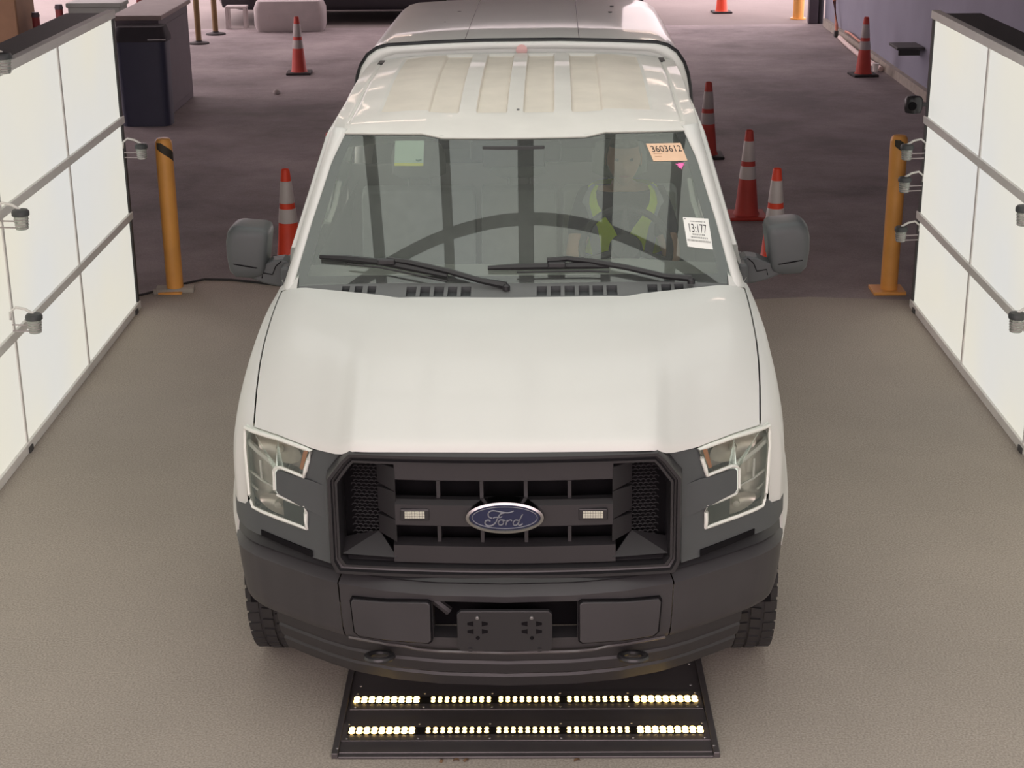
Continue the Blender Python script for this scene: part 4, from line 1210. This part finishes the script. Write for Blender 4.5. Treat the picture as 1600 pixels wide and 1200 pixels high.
# ================================================================== JAR LAMPS
def jar_lamp(x, y, z, side, label):
    """clear glass lamp with dark cap; side=+1 hangs from the left wall towards +x"""
    t = thing('wall_lamp', label, 'lamp', (x, y, z), 0 if side > 0 else PI, 'clear glass lamps on the light walls')
    MB().lathe([(.026, -.048), (.030, -.046), (.034, .0), (.036, .022), (.034, .024), (.032, 0), (.027, -.043)], (0, 0, 0), 18).build('glass_jar', M['jar'], t)
    rb = MB()
    for k in range(4): rb.tube([((.031+.0012*k)*math.cos(a), (.031+.0012*k)*math.sin(a), -.038+.014*k) for a in [2*PI*j/18 for j in range(18)]], .0022, 4, closed=True)
    rb.build('glass_rib', M['white_plastic'], t)
    MB().lathe([(.036, .020), (.042, .022), (.043, .040), (.036, .050), (.012, .054)], (0, 0, 0), 18).build('cap', M['grey_plastic'], t)
    MB().tube([(0, 0, .050), (-.04, 0, .075), (-.085, 0, .085), (-.115, 0, .06), (-.118, 0, .02)], .007, 6).build('bracket', M['frame'], t)
    MB().tube([(-.03, 0, -.008), (-.112, 0, -.006)], .004, 5).build('wire_stay', M['white_plastic'], t)
    MB().tube([(-.03, 0, -.04), (-.112, 0, -.038)], .004, 5).build('wire_stay', M['white_plastic'], t)
    return t
for x, y, z, sd, lb in [(-2.45, 2.838, 1.262, 1, 'clear glass lamp with dark cap on the upper joint of the left light wall'),
                        (-2.45, 2.865, .726, 1, 'clear glass lamp with dark cap on the lower joint of the left light wall'),
                        (-2.47, 2.90, 2.005, 1, 'clear glass lamp at the top rail of the left light wall, cut by the frame'),
                        (-2.475, 5.49, 1.062, 1, 'clear glass lamp peeking past the far end of the left light wall'),
                        (2.42, 5.42, 1.035, -1, 'topmost of three clear lamps at the far end of the right light wall'),
                        (2.42, 5.42, .825, -1, 'middle one of three clear lamps at the far end of the right light wall'),
                        (2.42, 5.42, .500, -1, 'lowest of three clear lamps at the far end of the right light wall'),
                        (2.41, 2.87, 1.240, -1, 'clear glass lamp with dark cap on the upper joint of the right light wall'),
                        (2.41, 2.82, .715, -1, 'clear glass lamp with dark cap on the lower joint of the right light wall')]:
    jar_lamp(x, y, z, sd, lb)
bc = thing('camera_housing', 'black round camera housing beside the far end of the right light wall', 'camera', (2.44, 5.42, 1.34), 0)
MB().lathe([(.03, -.055), (.05, -.05), (.058, -.02), (.058, .03), (.045, .05), (.02, .055)], (0, 0, 0), 14).build('housing', M['satin_black'], bc)
MB().lathe([(.026, 0), (.028, -.012), (.024, -.02)], (-.02, -.05, 0), 12, 'y').build('lens', M['void'], bc)
MB().box(.03, .085, -.012, .012, -.012, .012).build('bracket', M['satin_black'], bc, smooth=0)

# ================================================================== BOLLARDS
def bollard(x, y, label, plate_m):
    t = thing('bollard', label, 'bollard', (x, y, 0), 0, 'yellow bollards behind the truck')
    MB().lathe([(.057, .012), (.057, 1.02), (.054, 1.045), (.040, 1.062), (.001, 1.067)], (0, 0, 0), 24).build('post', M['yellow'], t)
    st_ = MB(); rows = []
    for k in range(13):
        a = -PI*.72+PI*.75*k/12
        z0 = .93+.10*(1-k/12)
        rows.append([(.0582*math.cos(a), .0582*math.sin(a), z0-.03), (.0582*math.cos(a), .0582*math.sin(a), min(1.04, z0+.035))])
    st_.grid(rows).build('black_stripe', M['bollard_black'], t, label='black slanted stripe')
    return t
b1 = bollard(-2.43, 5.93, 'yellow bollard beside the left light wall, standing on a pale concrete block', M['concrete'])
MB().box(-.13, .13, -.06, .06, -.005, .03).build('base_block', M['concrete'], b1, smooth=0, bevel=.008).rotation_euler = (0, 0, .12)
MB().box(-.10, .06, -.09, -.055, -.005, .012).build('base_plate', M['yellow'], b1, smooth=0, bevel=.003)
MB().lathe([(.014, 0), (.014, .03), (.004, .034)], (-.125, -.07, 0), 10).build('anchor_bolt', M['concrete'], b1)
b2 = bollard(2.465, 5.85, 'yellow bollard beside the right light wall', M['yellow'])
MB().box(-.12, .10, -.10, .10, -.011, .012).build('base_plate', M['yellow'], b2, smooth=0, bevel=.003)

edge_tube = MB().tube([(x, y+.012, .0) for x, y in [(-2.70, 5.78)]+edge[2:10]], .013, 6).build('slab_edge_shade', M['rubber'])  # dark tube standing in for the gap and shadow at the slab edge
tag(edge_tube, 'thin black cable put in for the gap and shadow along the edge of the grey slab at the left bollard', 'line')
# ================================================================== CONES
def make_cone(label, base_m=None, body_m=None, collar_m=None):
    t = thing('traffic_cone', label, 'traffic cone', (0, 0, 0), 0, 'orange traffic cones')
    def r_(z): return lerp(.098, .031, z/.70)
    b = MB().box(-.155, .155, -.155, .155, 0, .028).build('base', base_m or M['cone_base'], t, smooth=0, bevel=.01)
    MB().lathe([(r_(0)+.012, .026), (r_(.04), .05), (r_(.317), .317), (r_(.42), .42), (r_(.46), .46), (r_(.62), .62), (r_(.695), .695), (.026, .705), (.024, .68)], (0, 0, 0), 24).build('cone_body', body_m or M['orange'], t)
    for z0, z1 in ((.317, .42), (.46, .62)):
        MB().lathe([(r_(z0)+.0008, z0), (r_(z0)+.0022, z0+.002), (r_(z1)+.0022, z1-.002), (r_(z1)+.0008, z1)], (0, 0, 0), 24, cap=False).build('reflective_collar', collar_m or M['cone_white'], t)
    return t
ZF = -.012
c0 = make_cone('orange cone left of the truck, its foot hidden by the door mirror')
c0.location = (-1.735, 6.66, ZF)
c1 = dup(c0, (-1.575, 8.05, ZF), .1, 'orange cone half hidden behind the windscreen pillar on the left')
c3 = make_cone('red-orange cone directly beside the right edge of the cargo cap', None, M['cone_dull'], M['collar_grey'])
c3.location = (1.70, 10.42, ZF)
dup(c3, (-1.555, 10.0, ZF), .1, 'orange cone of which only the tip shows left of the cab roof')
dup(c3, (-2.87, 15.75, ZF), .05, 'orange cone standing alone far back on the left')
c2 = make_cone('orange cone on a dark red foot right of the cab, nearest whole one', M['cone_red_base'], M['cone_dull'])
c2.location = (1.77, 8.02, ZF)
dup(c0, (1.780, 6.57, ZF), .1, 'bright orange cone behind the right door mirror')
dup(c3, (4.12, 15.25, ZF), .1, 'orange cone standing against the blue-grey wall')
dup(c0, (3.13, 21.85, -.02), .05, 'bright orange cone outside in the daylight at the top edge')

# ================================================================== BACKGROUND THINGS
kb = thing('cabinet', 'dark grey counter cabinet with flat brown-grey top behind the left light wall', 'cabinet', (-4.4, 13.3, ZF))
MB().box(.06, .52, -.75, .78, 0, 1.06).build('body', M['cab_grey'], kb, smooth=0, bevel=.01)
MB().box(.02, .56, -.80, .80, 1.06, 1.11).build('worktop', M['cab_top'], kb, smooth=0, bevel=.008)
MB().box(.522, .53, -.60, .60, .08, .98).build('side_panel', M['cab_grey'], kb, smooth=0, bevel=.004)
MB().box(.12, .46, -.762, -.75, .70, 1.0).build('drawer', M['cab_grey'], kb, smooth=0, bevel=.004)
bn = thing('trash_bin', 'dark blue bin with black lid in front of the grey cabinet', 'bin', (-4.02, 12.34, ZF))
def rr(w, d, z, r_=.09, n=6):
    P = []
    for qx, qy, a0_ in ((1, 1, 0), (-1, 1, PI/2), (-1, -1, PI), (1, -1, 1.5*PI)):
        for k in range(n): a = a0_+PI/2*k/(n-1); P.append((qx*(w-r_)+r_*math.cos(a), qy*(d-r_)+r_*math.sin(a), z))
    return P
MB().loft([rr(.255, .15, 0), rr(.27, .165, .86), rr(.27, .165, .88)]).build('bin_body', M['bin_blue'], bn)
MB().loft([rr(.285, .18, .88), rr(.285, .18, .92), rr(.25, .15, 1.03)]).build('lid', M['wall_dark'], bn)
MB().box(.10, .285, -.187, -.178, .90, .912).build('lid_handle', M['steel'], bn, smooth=0)

pil = MB().box(-7.7, -6.62, 16.6, 17.4, -.02, 4.4).build('pillar', M['brown'], smooth=0, bevel=.02)
tag(pil, 'square brown pillar in the upper left corner', 'pillar')
for i, (x, y, h, lb) in enumerate([(-6.50, 17.0, .63, 'left one of two short red posts beyond the left light wall'), (-6.18, 17.0, .73, 'right one of two short red posts beyond the left light wall'),
                                   (-5.62, 18.2, 1.0, 'red post tip rising left of the grey cabinet top'), (-5.38, 18.2, 1.0, 'red post tip nearest to the grey cabinet top')]):
    t = thing('red_post', lb, 'post', (x, y, -.012), 0, 'short red posts on the left')
    MB().lathe([(.05, 0), (.05, h-.02), (.04, h)], (0, 0, 0), 14).build('post', M['red_post'], t)
    MB().lathe([(.052, h-.05), (.056, h-.03), (.045, h+.012)], (0, 0, 0), 14).build('post_cap', M['cab_grey'], t)
gb = thing('barrier_box', 'green-grey box beyond the far top corner of the left light wall', 'box', (-5.72, 17.1, -.012))
MB().box(-.36, .34, -.05, .35, 0, .72).build('box_body', M['greengrey'], gb, smooth=0, bevel=.02)
MB().box(-.38, .36, -.07, .37, .69, .75).build('box_lid', M['greengrey'], gb, smooth=0, bevel=.015)
dm = MB(); dm.loft([[(-.20*q+.0, .0, .28+.18*q), (.0, -.02, .30+.24*q), (.2*q, 0, .28+.14*q)] for q in (.2, 1)], cap=False)
for x, y, lb in [(-4.68, 18.6, 'thin brass pole on a dark round base right of the cabinet'), (-4.62, 19.6, 'thin brass pole next to the dark parked car')]:
    t = thing('pole', lb, 'pole', (x, y, -.012), 0, 'thin brass poles')
    MB().lathe([(.15, 0), (.14, .02), (.05, .035), (.04, .05)], (0, 0, 0), 18).build('pole_base', M['cone_base'], t)
    MB().tube([(0, 0, .03), (-.01, 0, 2.4)], .042, 12).build('pole_shaft', M['brass'], t)
wb_ = thing('barrel', 'white plastic block barrier behind the far left cone', 'barrier', (-3.56, 20.05, -.012))
MB().loft([rr(.50, .20, 0, .1), rr(.53, .22, .1, .1), rr(.53, .22, .34, .1), rr(.49, .19, .44, .1)]).build('barrier_body', M['white_plastic'], wb_, smooth=60)
MB().box(-.3, .3, -.225, -.218, .15, .28).build('front_recess', M['white_plastic'], wb_, smooth=0, bevel=.01)
car = thing('parked_car', 'dark car parked across the back, cut by the upper frame edge', 'car', (-2.45, 20.75, -.012))
Lc = []
for x, z0, z1, d in [(-2.35, .35, .62, .20), (-2.28, .25, .74, .08), (-2.0, .22, .84, .02), (-1.2, .20, .92, 0), (0, .20, .95, 0), (1.3, .20, .98, 0), (2.05, .22, .98, .03), (2.28, .30, .90, .10), (2.34, .40, .75, .2)]:
    Lc.append([(x, .06+d, z0), (x, d, z0+.08), (x, -.02+d, lerp(z0, z1, .6)), (x, .05+d, z1-.04), (x, .14+d, z1), (x, 1.62-d, z1), (x, 1.72-d, z1-.05), (x, 1.76-d, lerp(z0, z1, .6)), (x, 1.7-d, z0)])
MB().loft(Lc).build('car_body', M['car_black'], car)
Lc = []
for x, z1, d in [(-1.25, .93, .12), (-.55, 1.38, .22), (-.2, 1.43, .24), (.7, 1.43, .24), (1.1, 1.36, .22), (1.75, .98, .12)]:
    Lc.append([(x, .06, .92), (x, d, z1), (x, 1.76-d, z1), (x, 1.70, .92)])
MB().loft(Lc).build('cabin', M['car_black'], car)
for P in ([(-.98, .98), (-.50, 1.33), (.05, 1.38), (.05, .98)], [(.12, .98), (.12, 1.38), (.75, 1.38), (1.35, .98)]):
    MB().loft([[(x, .055+.36*(z-.92)+d, z) for x, z in P] for d in (-.006, .01)]).build('side_window', M['void'], car, smooth=0)
for x in (-1.45, 1.40):
    MB().lathe([(.20, 0), (.31, .02), (.32, .15), (.2, .2)], (x, -.05, .32), 24, 'y').build('wheel', M['rubber'], car)
    MB().lathe([(.001, -.012), (.19, -.006), (.2, .02)], (x, -.05, .32), 18, 'y').build('hub_cap', M['steel'], car)
sl_ = thing('step_stool', 'small white step stool in front of the dark car', 'stool', (-4.40, 20.3, -.012))
MB().box(-.17, .15, -.1, .12, .30, .34).build('seat', M['white_plastic'], sl_, smooth=0, bevel=.01)
for x in (-.15, .12):
    for y in (-.08, .1): MB().box(x-.02, x+.02, y-.02, y+.02, 0, .31).build('leg', M['white_plastic'], sl_, smooth=0)
yp = thing('yellow_post', 'yellow post at the right garage opening', 'post', (4.22, 20.95, -.02))
MB().lathe([(.085, 0), (.085, 1.1), (.06, 1.16)], (0, 0, 0), 18).build('post', M['yellow'], yp)
MB().lathe([(.12, 0), (.12, .02)], (0, 0, 0), 18).build('base', M['yellow'], yp)
dp = thing('downpipe', 'dark square downpipe at the end of the blue-grey wall', 'pipe', (4.37, 20.32, -.012))
MB().box(-.10, .04, -.05, .08, 0, 3.2).build('pipe', M['cab_grey'], dp, smooth=0, bevel=.01)
MB().tube([(.085, .0, 0), (.085, .0, 3.2)], .045, 10).build('side_pipe', M['wall_dark'], dp)
op = thing('orange_pipe', 'thin orange pipe running down the blue-grey wall', 'pipe', (4.45, 18.8, -.012))
MB().tube([(.02, .2, 2.6), (.0, .38, .9), (-.01, .36, .46), (-.02, .05, .16), (-.02, -.02, .06)], .024, 8).build('pipe', M['pipe_orange'], op)
MB().box(-.06, .02, -.08, .02, -.0, .09).build('end_fitting', M['frame_dark'], op, smooth=0, bevel=.01)
cd = MB().tube([(4.42, 18.5, .02), (4.38, 17.8, .025), (4.36, 16.6, .02), (4.40, 15.55, .02)], .032, 8).build('conduit', M['pipe_white'])
tag(cd, 'pale conduit lying on the floor along the blue-grey wall', 'pipe')
hk = MB().tube([(4.46, 18.3, .13), (4.45, 17.9, .15), (4.46, 17.3, .13), (4.47, 16.9, .16)], .016, 6).build('hose', M['pipe_orange'])
tag(hk, 'short orange hose above the pale conduit on the right', 'hose')
sh_ = thing('wall_shelf', 'small dark bracket shelf on the right wall next to the light wall', 'shelf', (4.40, 14.0, .50))
MB().box(-.22, .09, -.25, .20, 0, .03).build('shelf_board', M['frame_dark'], sh_, smooth=0, bevel=.006)
MB().box(-.15, .09, -.03, .0, -.09, 0).build('shelf_bracket', M['frame_dark'], sh_, smooth=0)
lt = MB().loft([[(.045*math.cos(a)*q, .035*math.sin(a)*q, z) for a in [2*PI*k/9 for k in range(9)]] for q, z in ((.7, 0), (1.1, .018), (.9, .04), (.4, .055))]).build('crumpled_paper', M['white_plastic'], smooth=0)
lt.location = (-2.93, 14.2, -.012); tag(lt, 'small pale scrap of crumpled paper on the dark floor at the left', 'litter')
cu_ = MB().lathe([(.03, 0), (.042, .10), (.045, .102), (.04, .10)], (0, 0, 0), 14).build('paper_cup', M['paper_white'])
cu_.location = (4.33, 15.55, -.012); tag(cu_, 'tiny white cup at the wall behind the right rear cone', 'cup')
